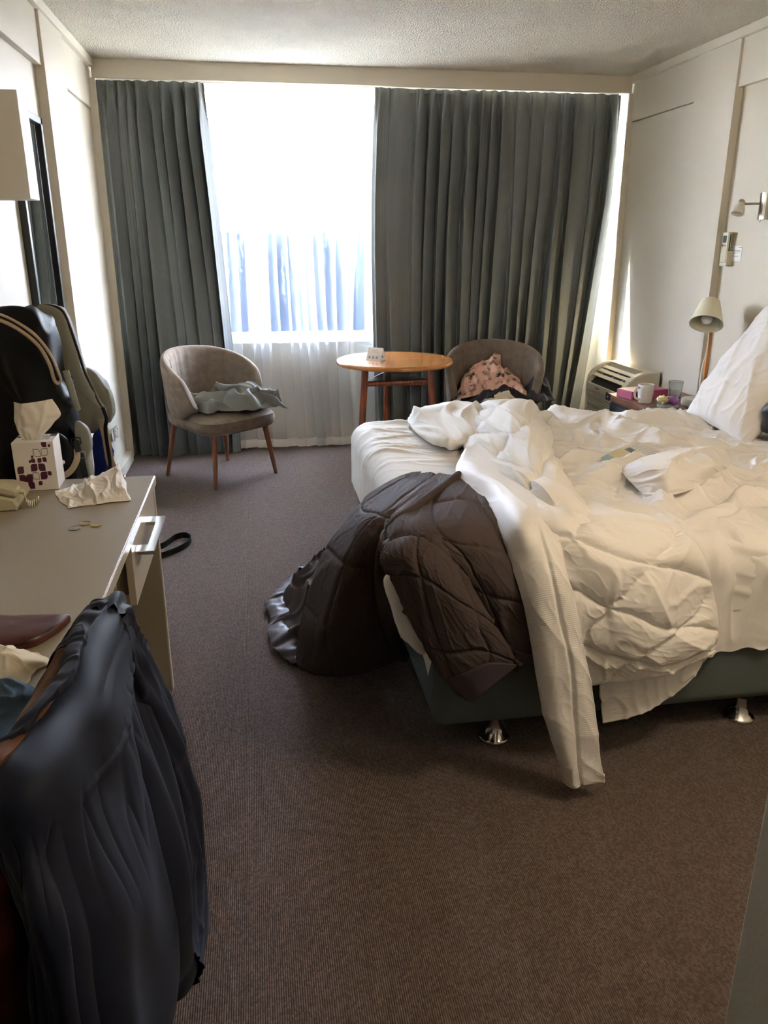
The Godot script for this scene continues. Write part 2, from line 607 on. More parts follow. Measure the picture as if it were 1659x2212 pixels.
func build_window(x0: float, x1: float, y0: float, y1: float) -> void:
	var w := Node3D.new()
	w.name = "window_1"; add_child(w)
	w.set_meta("kind", "structure")
	w.set_meta("label", "white framed window behind the sheer curtain, misted with condensation and a painted white sky haze above")
	var fm := mat(Color(0.86, 0.87, 0.88), 0.35)
	var z := ZW - 0.05
	part("sill", rbox(Vector3(x1 - x0 + 0.02, 0.022, 0.125), 0.004, 1), fm, w, Vector3((x0 + x1) / 2, y0 + 0.008, ZW - 0.005))
	part("head", box(Vector3(x1 - x0, 0.045, 0.05)), fm, w, Vector3((x0 + x1) / 2, y1 - 0.022, z))
	part("bottom_rail", box(Vector3(x1 - x0, 0.04, 0.05)), fm, w, Vector3((x0 + x1) / 2, y0 + 0.042, z))
	for x in [x0 + 0.022, x1 - 0.022]:
		part("jamb", box(Vector3(0.044, y1 - y0, 0.05)), fm, w, Vector3(x, (y0 + y1) / 2, z))
	var mull := [-0.02, 0.80, 1.62]
	for x in mull:
		part("mullion", box(Vector3(0.065, y1 - y0 - 0.08, 0.055)), fm, w, Vector3(x, (y0 + y1) / 2, z))
	# condensation: a film of fine drops and runs, plus a painted white haze above
	var film := FastNoiseLite.new(); film.seed = 21; film.frequency = 0.012; film.fractal_octaves = 4
	var drops := FastNoiseLite.new(); drops.seed = 4; drops.frequency = 0.11; drops.fractal_octaves = 3
	var im := Image.create(256, 512, false, Image.FORMAT_RGBA8)
	for yy in 512:
		for xx in 256:
			# thin and streaked below; denser above, putting the white sky glare into the film
			var h := 1.0 - yy / 512.0
			var streak := 0.34 * film.get_noise_2d(xx * 4.5, yy * 0.25) + 0.16 * drops.get_noise_2d(xx * 1.4, yy * 0.5)
			var a := 0.03 + 0.30 * smoothstep(-0.16, 0.16, h - 0.39 + streak) + 0.10 * maxf(0.0, drops.get_noise_2d(xx * 3.0, yy * 2.2))
			im.set_pixel(xx, yy, Color(0.88, 0.93, 0.97, clampf(a, 0.02, 0.5)))
	var g := mat(Color.WHITE, 0.4)
	g.transparency = BaseMaterial3D.TRANSPARENCY_ALPHA
	g.albedo_texture = ImageTexture.create_from_image(im)
	g.backlight_enabled = true
	g.backlight = Color(0.165, 0.175, 0.18)
	var gx := [x0 + 0.044, mull[0], mull[1], mull[2], x1 - 0.044]
	for k in 4:
		var a: float = gx[k]; var b: float = gx[k + 1]
		var P := PackedVector3Array([Vector3(a, y1 - 0.04, z), Vector3(b, y1 - 0.04, z), Vector3(a, y0 + 0.06, z), Vector3(b, y0 + 0.06, z)])
		part("pane", grid_mesh(P, 2, 2), g, w)

func build_outside() -> void:
	var ground := solo("garden_ground", box(Vector3(40, 0.1, 30)), mat(Color(0.72, 0.70, 0.66), 1.0), "paved ground outside beyond the window", "ground", Vector3(0, -0.35, -21))
	ground.set_meta("kind", "structure")
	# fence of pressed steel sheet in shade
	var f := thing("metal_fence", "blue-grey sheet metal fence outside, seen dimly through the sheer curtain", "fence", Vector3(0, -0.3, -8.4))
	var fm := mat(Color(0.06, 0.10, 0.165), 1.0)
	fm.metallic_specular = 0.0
	var poly := PackedVector2Array()
	for k in 8:
		var x := k * 0.12
		poly.append_array([Vector2(x, 0), Vector2(x + 0.05, 0), Vector2(x + 0.06, 0.03), Vector2(x + 0.11, 0.03)])
	poly.append(Vector2(0.96, 0))
	for k in 6:
		var V := PackedVector3Array()
		for j in 2:
			for p in poly: V.append(Vector3(p.x, 1.75 - 1.75 * j, p.y))
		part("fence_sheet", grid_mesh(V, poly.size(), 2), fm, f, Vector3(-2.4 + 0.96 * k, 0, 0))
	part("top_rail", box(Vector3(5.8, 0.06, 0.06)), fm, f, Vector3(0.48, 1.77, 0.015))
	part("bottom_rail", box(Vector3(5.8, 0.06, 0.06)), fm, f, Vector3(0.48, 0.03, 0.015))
	# added unseen roof slab: keeps the sun off all but the window's right end
	var v := thing("sun_blocker_roof", "added roof slab outside, unseen, blocking the sun from most of the window", "roof", Vector3(0, 2.76, 0))
	part("roof_deck", box(Vector3(4.4, 0.05, 2.5)), mat(Color(0.7, 0.71, 0.72), 0.6), v, Vector3(-1.0, 0.025, -7.06))
	part("fascia", box(Vector3(4.4, 0.14, 0.03)), mat(Color(0.8, 0.8, 0.8), 0.6), v, Vector3(-1.0, 0.06, -8.32))
	# the neighbour's eave, a grey corner at the top left of the glass
	var e := thing("neighbour_eave", "grey eave corner with gutter, high up outside the window", "eave", Vector3(-0.9, 0, -8.8))
	var em := mat(Color(0.055, 0.065, 0.08), 1.0)
	em.metallic_specular = 0.0
	part("eave_box", box(Vector3(1.75, 0.14, 0.6)), em, e, Vector3(0, 2.36, 0))
	part("gutter", box(Vector3(1.85, 0.08, 0.12)), em, e, Vector3(0, 2.48, 0.32))
	part("bracket", extrude(PackedVector2Array([Vector2(0, 0), Vector2(0.22, 0), Vector2(0.2, -0.16), Vector2(0.12, -0.2)]), 0.1), em, e, Vector3(0.68, 2.29, 0.2))
	part("post", box(Vector3(0.12, 2.6, 0.12)), em, e, Vector3(-0.8, 1.0, 0))

func build_curtains() -> void:
	# satin-striped blackout cloth: bands of fine lines
	var tone := func(x: int) -> float:
		var v := 0.5 + 0.5 * sin(TAU * x / 16.0)
		var band := 1.0 if (x / 64) % 2 == 0 else 0.0
		return 0.90 + 0.10 * v * (0.4 + 0.6 * band)
	var cm := mat(Color(0.455, 0.475, 0.475), 0.72)
	cm.albedo_texture = picture(128, 4, func(x: int, y: int):
		var t: float = tone.call(x)
		return Color(t, t, t))
	cm.uv1_scale = Vector3(9.0, 1, 1)
	cm.heightmap_enabled = true
	cm.heightmap_texture = picture(128, 4, func(x: int, y: int):
		var t: float = (tone.call(x) - 0.90) / 0.10
		return Color(t, t, t))
	cm.heightmap_scale = 0.03
	cm.backlight_enabled = true
	cm.backlight = Color(0.02, 0.018, 0.014)
	M.curtain = cm
	var left := thing("drape", "long grey-green striped curtain drawn to the left of the window", "curtain", Vector3.ZERO, 0, "grey-green striped curtains")
	part("cloth", curtain_mesh([[-0.886, -0.245], [-0.886, -0.20], [-0.886, -0.165], [-0.886, -0.150]], 2.325, 0.012, -5.505, 9, 0.048, 1.0, 2.4), cm, left)
	part("heading_tape", sheet_strip(-0.884, -0.25, 2.322, 2.30, -5.515), cm, left)
	var right := thing("drape", "wide grey-green striped curtain covering the right half of the window", "curtain", Vector3.ZERO, 0, "grey-green striped curtains")
	part("cloth", curtain_mesh([[0.808, 2.455], [0.795, 2.463], [0.785, 2.457], [0.783, 2.434], [0.788, 2.410], [0.795, 2.384], [0.804, 2.350], [0.812, 2.315]], 2.325, 0.012, -5.505, 17, 0.048, 40.0, 2.0), cm, right)
	part("heading_tape", sheet_strip(0.81, 2.45, 2.322, 2.30, -5.51), cm, right)
	# sheer
	var sm := mat(Color(0.93, 0.945, 0.96), 1.0)
	sm.transparency = BaseMaterial3D.TRANSPARENCY_ALPHA
	sm.albedo_color.a = 0.36
	sm.backlight_enabled = true
	sm.backlight = Color(0.052, 0.056, 0.06)
	sm.metallic_specular = 0.1
	var sh := thing("sheer_curtain", "translucent white sheer curtain hanging in the gap between the drapes", "sheer curtain")
	part("cloth", curtain_mesh([[-0.55, 1.0], [-0.55, 1.0], [-0.55, 1.0], [-0.55, 1.0]], 2.33, 0.07, -5.590, 17, 0.020, 80.0, 2.2), sm, sh)
	part("hem", curtain_mesh([[-0.55, 1.0], [-0.55, 1.0], [-0.55, 1.0], [-0.55, 1.0]], 0.072, 0.012, -5.591, 17, 0.020, 80.0, 2.2, 0.97), M.linen, sh)
	# track
	solo("curtain_track", box(Vector3(3.30, 0.03, 0.03)), M.white, "white curtain track under the pelmet, above the drapes", "curtain track", Vector3(0.80, 2.34, -5.545))

func sheet_strip(xa: float, xb: float, ya: float, yb: float, z: float) -> ArrayMesh:
	return box(Vector3(xb - xa, ya - yb, 0.004)) if false else join([[box(Vector3(xb - xa, ya - yb, 0.004)), at((xa + xb) / 2, (ya + yb) / 2, z)]])

# spans: [left, right] at even steps from top to bottom; folds run down and drift
func curtain_mesh(spans: Array, ytop: float, ybot: float, z: float, folds: int, amp: float, seedv: float, full: float, v0 := 0.0) -> ArrayMesh:
	var nu := folds * 22 + 1; var nv := 56
	var P := PackedVector3Array()
	var n := spans.size()
	for j in nv:
		var v := float(j) / (nv - 1)
		var f := v * (n - 1)
		var k := mini(int(f), n - 2)
		var t := f - k
		var tt := t
		var xa := lerpf(spans[k][0], spans[k + 1][0], tt); var xb := lerpf(spans[k][1], spans[k + 1][1], tt)
		var vv := v0 + v * (1.0 - v0)
		var open := 0.40 + 0.60 * sstep(0.0, 0.12, vv)
		var run := PackedFloat32Array()
		var sum := 0.0
		for i in nu:
			run.append(sum)
			sum += 1.0 + 0.95 * n2(float(i) / (nu - 1) * folds * 0.36 + seedv, vv * 0.30)
		for i in nu:
			var u := float(i) / (nu - 1)
			var ph := TAU * folds * run[i] / run[nu - 1]
			var a := amp * open * (0.72 + 1.0 * n2(u * folds * 0.33 + seedv * 2, vv * 0.5 + 3))
			var s := lerpf(sin(ph - 1.2), 1.0 - 2.0 * pow(1.0 - absf(sin(ph * 0.5)), 1.35), 0.55)
			var zz := a * s * (0.35 + 0.65 * sstep(0, 0.05, u) * sstep(0, 0.05, 1 - u)) + 0.35 * amp * n2(u * folds * 0.16 + seedv, vv * 0.4) * sstep(0, 0.1, 1 - u)
			zz += 0.016 * (1 - open) * sin(ph * 2.0 + n2(u * folds, 3.0)) + 0.0015 * n2(u * folds * 0.8, vv * 4.0 + seedv)
			var w := (xb - xa) / folds
			var x := lerpf(xa, xb, u) + w * 0.24 * open * cos(ph) * sstep(0, 0.04, u) * sstep(0, 0.04, 1 - u)
			P.append(Vector3(x, lerpf(ytop, ybot, v) + (0.004 * sin(ph * 0.5 + seedv) if v > 0.99 else 0.0), z + zz))
	return grid_mesh(P, nu, nv, false, Vector2((spans[0][1] - spans[0][0]) * full, 1.0))

# the lamp over the near side of the bed, above the picture: warm light from the right
func build_ceiling_lamp() -> void:
	var l := thing("ceiling_lamp", "round opal ceiling lamp over the near side of the bed, above the view", "ceiling lamp", Vector3(1.40, CEIL, -0.98))
	part("base_plate", lathe([Vector2(0, 0), Vector2(0.16, 0), Vector2(0.16, 0), Vector2(0.16, -0.02), Vector2(0.16, -0.02), Vector2(0, -0.02)], 40), M.white, l)
	var g := mat(Color(0.95, 0.93, 0.88), 0.4)
	g.emission_enabled = true
	g.emission = Color(1.0, 0.915, 0.81)
	g.emission_energy_multiplier = 2.0
	part("lamp_shade", lathe([Vector2(0.145, -0.02), Vector2(0.145, -0.05), Vector2(0.125, -0.075), Vector2(0.07, -0.092), Vector2(0, -0.097)], 40), g, l)
	var o := OmniLight3D.new()
	o.name = "bed_light"
	o.light_color = Color(1.0, 0.915, 0.81)
	o.light_energy = LAMP
	o.light_size = 0.12
	o.omni_range = 12.0
	o.omni_attenuation = 2.0
	o.shadow_enabled = true
	l.add_child(o)
	o.position = Vector3(0, -0.21, 0)

# control points of the bedding, metres
const BEDDING := {
	"tent": [
		[0.555,0.605,-2.751, 0.472,0.665,-2.493, 0.544,0.68,-2.462, 0.612,0.685,-2.39],
		[0.395,0.63,-2.503, 0.321,0.655,-2.307, 0.361,0.7,-2.114, 0.416,0.72,-2.023],
		[0.259,0.45,-2.565, 0.231,0.56,-2.31, 0.258,0.64,-2.044, 0.315,0.67,-1.953],
		[0.179,0.25,-2.637, 0.166,0.38,-2.434, 0.202,0.47,-2.09, 0.306,0.5,-2.037],
		[0.142,0.1,-2.646, 0.117,0.18,-2.486, 0.188,0.25,-2.201, 0.345,0.3,-2.14],
		[0.119,0.01,-2.603, 0.08,0.01,-2.446, 0.236,0.01,-2.347, 0.424,0.1,-2.288],
	],
	"band": [
		[0.454,0.66,-2.394, 0.529,0.68,-2.393, 0.608,0.69,-2.373, 0.668,0.66,-2.309],
		[0.324,0.69,-2.007, 0.414,0.72,-2.044, 0.524,0.73,-2.038, 0.614,0.7,-1.991],
		[0.28,0.662,-1.86, 0.356,0.721,-1.84, 0.483,0.716,-1.8, 0.606,0.665,-1.8],
		[0.316,0.593,-1.85, 0.409,0.679,-1.78, 0.517,0.639,-1.74, 0.621,0.588,-1.74],
		[0.436,0.488,-1.83, 0.493,0.552,-1.77, 0.555,0.527,-1.73, 0.638,0.494,-1.72],
		[0.552,0.333,-1.82, 0.577,0.367,-1.78, 0.615,0.379,-1.74, 0.662,0.369,-1.73],
	],
	"flap": [
		[0.295,0.691,-1.83, 0.348,0.713,-1.83, 0.406,0.72,-1.8, 0.466,0.686,-1.8],
		[0.272,0.657,-1.78, 0.331,0.699,-1.74, 0.401,0.691,-1.72, 0.483,0.616,-1.74],
		[0.301,0.601,-1.76, 0.354,0.638,-1.71, 0.424,0.618,-1.69, 0.528,0.534,-1.72],
		[0.345,0.5,-1.74, 0.4,0.516,-1.7, 0.471,0.521,-1.68, 0.57,0.459,-1.71],
		[0.41,0.383,-1.73, 0.45,0.409,-1.7, 0.518,0.435,-1.69, 0.606,0.397,-1.71],
		[0.496,0.282,-1.72, 0.509,0.308,-1.705, 0.543,0.341,-1.7, 0.608,0.387,-1.71],
	],
	"strip": [
		[0.678,0.7,-2.589, 0.717,0.715,-2.635, 0.776,0.71,-2.737, 0.814,0.69,-2.777],
		[0.617,0.695,-2.409, 0.674,0.72,-2.366, 0.749,0.725,-2.363, 0.789,0.7,-2.364],
		[0.629,0.69,-2.148, 0.664,0.73,-2.081, 0.732,0.735,-2.1, 0.777,0.71,-2.106],
		[0.605,0.68,-1.88, 0.624,0.735,-1.794, 0.683,0.74,-1.824, 0.726,0.72,-1.82],
		[0.601,0.621,-1.74, 0.631,0.656,-1.71, 0.679,0.669,-1.7, 0.723,0.65,-1.71],
		[0.628,0.511,-1.7, 0.653,0.541,-1.66, 0.701,0.546,-1.655, 0.748,0.529,-1.67],
		[0.656,0.376,-1.68, 0.684,0.4,-1.645, 0.736,0.405,-1.64, 0.783,0.386,-1.655],
		[0.686,0.244,-1.67, 0.708,0.271,-1.635, 0.755,0.27,-1.63, 0.813,0.247,-1.645],
		[0.727,0.113,-1.66, 0.745,0.118,-1.63, 0.775,0.125,-1.625, 0.833,0.126,-1.635],
		[0.747,0.063,-1.655, 0.765,0.05,-1.63, 0.787,0.052,-1.625, 0.845,0.053,-1.63],
	],
	"duvet": [
		[0.996,0.62,-3.699, 1.009,0.72,-3.434, 1.103,0.75,-3.325, 1.216,0.72,-3.401, 1.361,0.62,-3.699],
		[0.862,0.64,-3.27, 0.907,0.72,-3.077, 0.995,0.76,-2.961, 1.107,0.72,-3, 1.245,0.63,-3.254],
		[0.779,0.65,-2.947, 0.836,0.71,-2.764, 0.897,0.76,-2.579, 0.988,0.72,-2.593, 1.1,0.63,-2.792],
		[0.725,0.66,-2.606, 0.771,0.72,-2.407, 0.83,0.75,-2.286, 0.903,0.72,-2.275, 1.013,0.63,-2.461],
		[0.688,0.67,-2.249, 0.736,0.73,-2.093, 0.783,0.75,-1.997, 0.878,0.71,-2.023, 1.024,0.63,-2.18],
		[0.658,0.66,-1.963, 0.697,0.72,-1.825, 0.791,0.72,-1.81, 0.951,0.7,-1.824, 1.14,0.64,-1.943],
		[0.664,0.6,-1.78, 0.721,0.638,-1.74, 0.829,0.643,-1.71, 0.989,0.631,-1.73, 1.147,0.606,-1.8],
		[0.697,0.476,-1.76, 0.756,0.509,-1.71, 0.866,0.509,-1.68, 1.02,0.495,-1.71, 1.193,0.478,-1.79],
		[0.735,0.345,-1.77, 0.796,0.375,-1.72, 0.896,0.382,-1.69, 1.047,0.373,-1.72, 1.218,0.371,-1.79],
		[0.767,0.239,-1.8, 0.843,0.277,-1.75, 0.95,0.293,-1.73, 1.08,0.297,-1.75, 1.221,0.322,-1.8],
	],
	"under": [
		[0.877,0.376,-1.82, 1.026,0.364,-1.82, 1.138,0.355,-1.82, 1.213,0.363,-1.82],
		[0.882,0.258,-1.8, 1.024,0.258,-1.79, 1.135,0.293,-1.8, 1.212,0.319,-1.82],
		[0.9,0.129,-1.79, 1.03,0.158,-1.78, 1.139,0.217,-1.79, 1.203,0.304,-1.81],
	],
	"bunch": [
		[0.76,0.615,-3.784, 0.819,0.64,-3.789, 0.907,0.66,-3.767, 1.027,0.65,-3.776, 1.099,0.64,-3.697],
		[0.69,0.63,-3.611, 0.724,0.69,-3.48, 0.819,0.715,-3.445, 0.938,0.7,-3.472, 1.03,0.68,-3.439],
		[0.663,0.635,-3.518, 0.704,0.685,-3.353, 0.804,0.7,-3.334, 0.904,0.7,-3.318, 0.994,0.68,-3.301],
		[0.648,0.64,-3.369, 0.693,0.675,-3.202, 0.775,0.685,-3.17, 0.868,0.69,-3.16, 0.959,0.67,-3.165],
		[0.655,0.635,-3.208, 0.686,0.665,-2.992, 0.746,0.67,-2.931, 0.832,0.67,-2.972, 0.929,0.66,-3.04],
		[0.7,0.615,-3.227, 0.72,0.63,-3.053, 0.771,0.635,-2.986, 0.851,0.64,-3.015, 0.944,0.63,-3.083],
		[0.747,0.605,-3.351, 0.776,0.605,-3.249, 0.827,0.605,-3.206, 0.906,0.61,-3.215, 0.993,0.61,-3.245],
	],
	"jacket": [
		[-0.297,0.885,-0.694, -0.274,0.9,-0.725, -0.263,0.895,-0.796, -0.256,0.885,-0.893, -0.255,0.89,-0.989, -0.242,0.885,-1.153],
		[-0.288,0.87,-0.684, -0.248,0.885,-0.693, -0.228,0.88,-0.773, -0.215,0.87,-0.869, -0.218,0.87,-0.982, -0.218,0.865,-1.133],
		[-0.275,0.83,-0.677, -0.235,0.832,-0.674, -0.212,0.806,-0.769, -0.2,0.766,-0.9, -0.205,0.76,-1.029, -0.22,0.755,-1.203],
		[-0.265,0.77,-0.649, -0.215,0.78,-0.632, -0.19,0.715,-0.741, -0.175,0.649,-0.88, -0.185,0.624,-1.047, -0.2,0.65,-1.184],
		[-0.255,0.695,-0.619, -0.205,0.695,-0.616, -0.178,0.602,-0.737, -0.16,0.534,-0.868, -0.165,0.511,-1.025, -0.185,0.524,-1.191],
		[-0.25,0.598,-0.597, -0.2,0.565,-0.617, -0.172,0.472,-0.74, -0.155,0.417,-0.875, -0.16,0.381,-1.026, -0.18,0.359,-1.209],
		[-0.25,0.494,-0.586, -0.2,0.454,-0.63, -0.172,0.378,-0.738, -0.16,0.339,-0.882, -0.165,0.277,-1.033, -0.18,0.253,-1.208],
	],
	"foldback": [
		[1.271,0.625,-2.604, 1.321,0.7,-2.488, 1.467,0.71,-2.537, 1.595,0.7,-2.571, 1.69,0.66,-2.583],
		[1.237,0.64,-2.495, 1.234,0.725,-2.287, 1.368,0.735,-2.345, 1.516,0.72,-2.411, 1.636,0.67,-2.488],
		[1.222,0.63,-2.373, 1.226,0.71,-2.206, 1.333,0.72,-2.234, 1.464,0.71,-2.306, 1.575,0.67,-2.405],
		[1.21,0.625,-2.247, 1.243,0.66,-2.169, 1.343,0.665,-2.211, 1.483,0.66,-2.339, 1.58,0.65,-2.429],
	],
}

const BX := 0.42      # foot end of the bed
const BN := -1.88     # near side
const BF := -3.64     # far side
const BT := 0.60      # top of the mattress

func ctl(called: String) -> Array:
	var out := []
	for r in BEDDING[called]:
		var line := PackedVector3Array()
		for k in range(0, r.size(), 3):
			line.append(Vector3(r[k], r[k + 1], r[k + 2]))
		out.append(line)
	return out

# cloth laid over the mattress: (s, t) are the cloth's own x and z, o its height above the mattress
func over_bed(s: float, t: float, o: float) -> Vector3:
	var r := 0.075
	var dx := maxf(0.0, BX + r - s)
	var dz := 0.0; var sz := 1.0
	if t > BN - r: dz = t - (BN - r)
	elif t < BF + r:
		dz = BF + r - t; sz = -1.0
	var L := sqrt(dx * dx + dz * dz)
	var x := maxf(s, BX + r); var z := clampf(t, BF + r, BN - r)
	if L < 1e-6:
		return Vector3(x, BT + o, z)
	var d := Vector2(-dx, dz * sz) / L
	var out := r + o; var drop := 0.0
	if L < r * PI / 2:
		out = (r + o) * sin(L / r); drop = r - (r + o) * cos(L / r)
	else:
		drop = r + (L - r * PI / 2)
	return Vector3(x + d.x * out, BT - drop, z + d.y * out)

# stitched squares: d is the way to the next seam
func quilt(x: float, y: float, cell: float, puff: float, turn: float, soft := 0.09, wobble := 0.018) -> float:
	var a := x * cos(turn) + y * sin(turn); var b := -x * sin(turn) + y * cos(turn)
	var wob := wobble * n2(x * 5, y * 5)
	var da := absf(fposmod(a + wob, cell) - cell / 2); var db := absf(fposmod(b - wob, cell) - cell / 2)
	var d := cell / 2 - maxf(da, db)
	var pad := 1.0 - exp(-d / (cell * soft))
	var pucker := exp(-d / 0.04) * (crease2(x * 13, y * 13) - 0.3)
	return puff * (pad - 0.6) + 0.16 * puff * pucker

func ridge_at(p: Vector2, a: Vector2, b: Vector2, w: float) -> float:
	var q := Geometry2D.get_closest_point_to_segment(p, a, b)
	var d := p.distance_to(q) / w
	return exp(-d * d)

func build_bed() -> void:
	# base on chrome feet
	var base := thing("bed_base", "dark green-grey upholstered bed base on chrome feet", "bed base")
	part("upholstered_box", rbox(Vector3(2.0, 0.272, 1.765), 0.04, 4), M.base_cloth, base, Vector3(BX + 1.02, 0.225, (BN + BF) / 2))
	for p in [[0.64, -1.95], [1.425, -1.935], [2.25, -1.95], [0.64, -3.55], [1.425, -3.55], [2.25, -3.55]]:
		var f := part("foot", lathe([Vector2(0, 0), Vector2(0.047, 0), Vector2(0.047, 0), Vector2(0.048, 0.006), Vector2(0.044, 0.012), Vector2(0.03, 0.022), Vector2(0.021, 0.042), Vector2(0.018, 0.065), Vector2(0.020, 0.085), Vector2(0.02, 0.092)], 32), M.chrome, base, Vector3(p[0], 0, p[1]))
		part("bolt_plate", lathe([Vector2(0, 0.083), Vector2(0.035, 0.083), Vector2(0.035, 0.083), Vector2(0.035, 0.092), Vector2(0.035, 0.092), Vector2(0, 0.092)], 20), M.black, f)
	solo("mattress", rbox(Vector3(1.99, 0.225, 1.72), 0.07, 4), M.linen, "white mattress on the green-grey bed base, under the sheets", "mattress", Vector3(BX + 1.02, 0.475, (BN + BF) / 2))
	# fitted sheet
	var nu := 230; var nv := 230
	var P := PackedVector3Array()
	for j in nv:
		var t := lerpf(BF - 0.16, BN + 0.16, float(j) / (nv - 1))
		for i in nu:
			var s := lerpf(BX - 0.235, 2.36, pow(float(i) / (nu - 1), 1.25))
			var ax := s * 0.85 + t * 0.25; var az := t - s * 0.35
			var w := 0.008 * crease2(ax * 1.1 + 5, az * 4.0) + 0.005 * crease2(ax * 2.2, az * 8.0 + 3) + 0.0018 * crease2(s * 9, t * 12) + 0.007 * n2(s * 3, t * 3)
			w *= sstep(BX - 0.12, BX + 0.16, s) * (0.45 + 0.9 * maxf(0.0, n2(s * 1.7 + 3, t * 1.7) + 0.35))
			w += 0.0016 * crease(t * 5.0, s * 1.2 + 8) * (1.0 - sstep(BX - 0.05, BX + 0.1, s))
			P.append(over_bed(s, t, 0.012 + w))
	solo("fitted_sheet", grid_mesh(P, nu, nv), M.linen, "smooth white fitted sheet stretched over the foot end of the mattress", "sheet")
	# crumpled top sheet
	var R := [[1.42, -3.54, 1.58, -3.3, 0.05, 0.07], [1.58, -3.3, 1.64, -3.01, 0.05, 0.06], [0.98, -2.45, 1.05, -2.21, 0.03, 0.05], [1.05, -2.21, 1.13, -2.04, 0.03, 0.05], [1.13, -2.04, 1.16, -1.8, 0.03, 0.05],
		[1.38, -2.67, 1.18, -2.54, 0.055, 0.05], [1.18, -2.54, 1.0, -2.34, 0.04, 0.045], [1.63, -2.97, 1.77, -2.87, 0.04, 0.05], [1.25, -2.53, 1.45, -2.66, 0.03, 0.05], [1.18, -2.14, 1.37, -2.26, 0.045, 0.05],
		[1.37, -2.26, 1.62, -2.47, 0.05, 0.055], [1.37, -2.09, 1.59, -2.2, 0.035, 0.04], [1.24, -2.02, 1.3, -1.89, 0.03, 0.03], [1.14, -2.89, 1.26, -2.76, 0.035, 0.05], [1.26, -2.76, 1.43, -2.84, 0.03, 0.05],
		[1.3, -3.45, 1.28, -3.11, 0.04, 0.05], [1.28, -3.11, 1.42, -2.96, 0.035, 0.05], [1.7, -3.4, 1.95, -3.3, 0.05, 0.06], [1.75, -2.5, 1.95, -2.6, 0.04, 0.05], [1.5, -2.0, 1.8, -2.1, 0.04, 0.04]]
	nu = 300; nv = 300
	P = PackedVector3Array()
	for j in nv:
		var t := lerpf(BF - 0.10, BN + 0.285, float(j) / (nv - 1))
		for i in nu:
			var s := lerpf(0.93, 2.36, float(i) / (nu - 1))
			var p := Vector2(s + 0.05 * n2(s * 4, t * 4), t + 0.05 * n2(s * 4 + 30, t * 4))
			var w := 0.0
			for e in R:
				w = maxf(w, e[4] * ridge_at(p, Vector2(e[0], e[1]), Vector2(e[2], e[3]), e[5])) if absf(p.x - e[0]) < 0.5 and absf(p.y - e[1]) < 0.5 else w
			var ax := (p.x * 0.8 - p.y * 0.6); var az := (p.x * 0.6 + p.y * 0.8)
			var bx := (p.x * 0.75 + p.y * 0.66); var bz := (-p.x * 0.66 + p.y * 0.75)
			w += 0.012 * crease(ax * 1.5 + 11, az * 3.0) + 0.010 * crease2(ax * 1.3, az * 5.0 + 4) + 0.008 * crease2(bx * 1.6 + 20, bz * 6.0) + 0.0035 * crease2(ax * 4, az * 13) + 0.003 * crease2(bx * 5 + 9, bz * 14) + 0.014 * n2(p.x * 2.0, p.y * 2.0)
			# folds that hang down the near side
			var hang := sstep(BN - 0.08, BN + 0.06, t)
			var fold := 0.022 * sin(s * 26 + 3.0 * n2(s * 3, t * 1.5)) + 0.012 * crease(s * 8.0 + 3, t * 1.3)
			w = lerpf(w, fold + 0.012, hang * 0.75)
			var edge := sstep(0.93, 1.0, s)
			P.append(over_bed(s, t + hang * 0.012 * n2(s * 9, 4), 0.014 + maxf(w, -0.006) * edge))
	var ts := thing("top_sheet", "crumpled white top sheet, tangled across the right of the bed", "sheet")
	part("spread", grid_mesh(P, nu, nv), M.linen, ts)
	nu = 110; nv = 80
	P = surf(ctl("foldback"), nu, nv)
	P = displace(P, nu, nv, func(u: float, v: float, p: Vector3) -> float:
		var rim := sstep(0, 0.1, u) * sstep(0, 0.1, 1 - u) * sstep(0, 0.12, v) * sstep(0, 0.12, 1 - v)
		return (0.010 * crease2(u * 0.9 + v * 0.5, v * 1.5 - u * 0.6) + 0.008 * n2(u * 2, v * 2) + 0.003 * crease2(u * 3, v * 3)) * (0.3 + 0.7 * rim))
	part("folded_back", sheet_mesh(P, nu, nv, 0.004), M.linen, ts)
	build_duvet()
	build_bedspread()
	build_pillows()

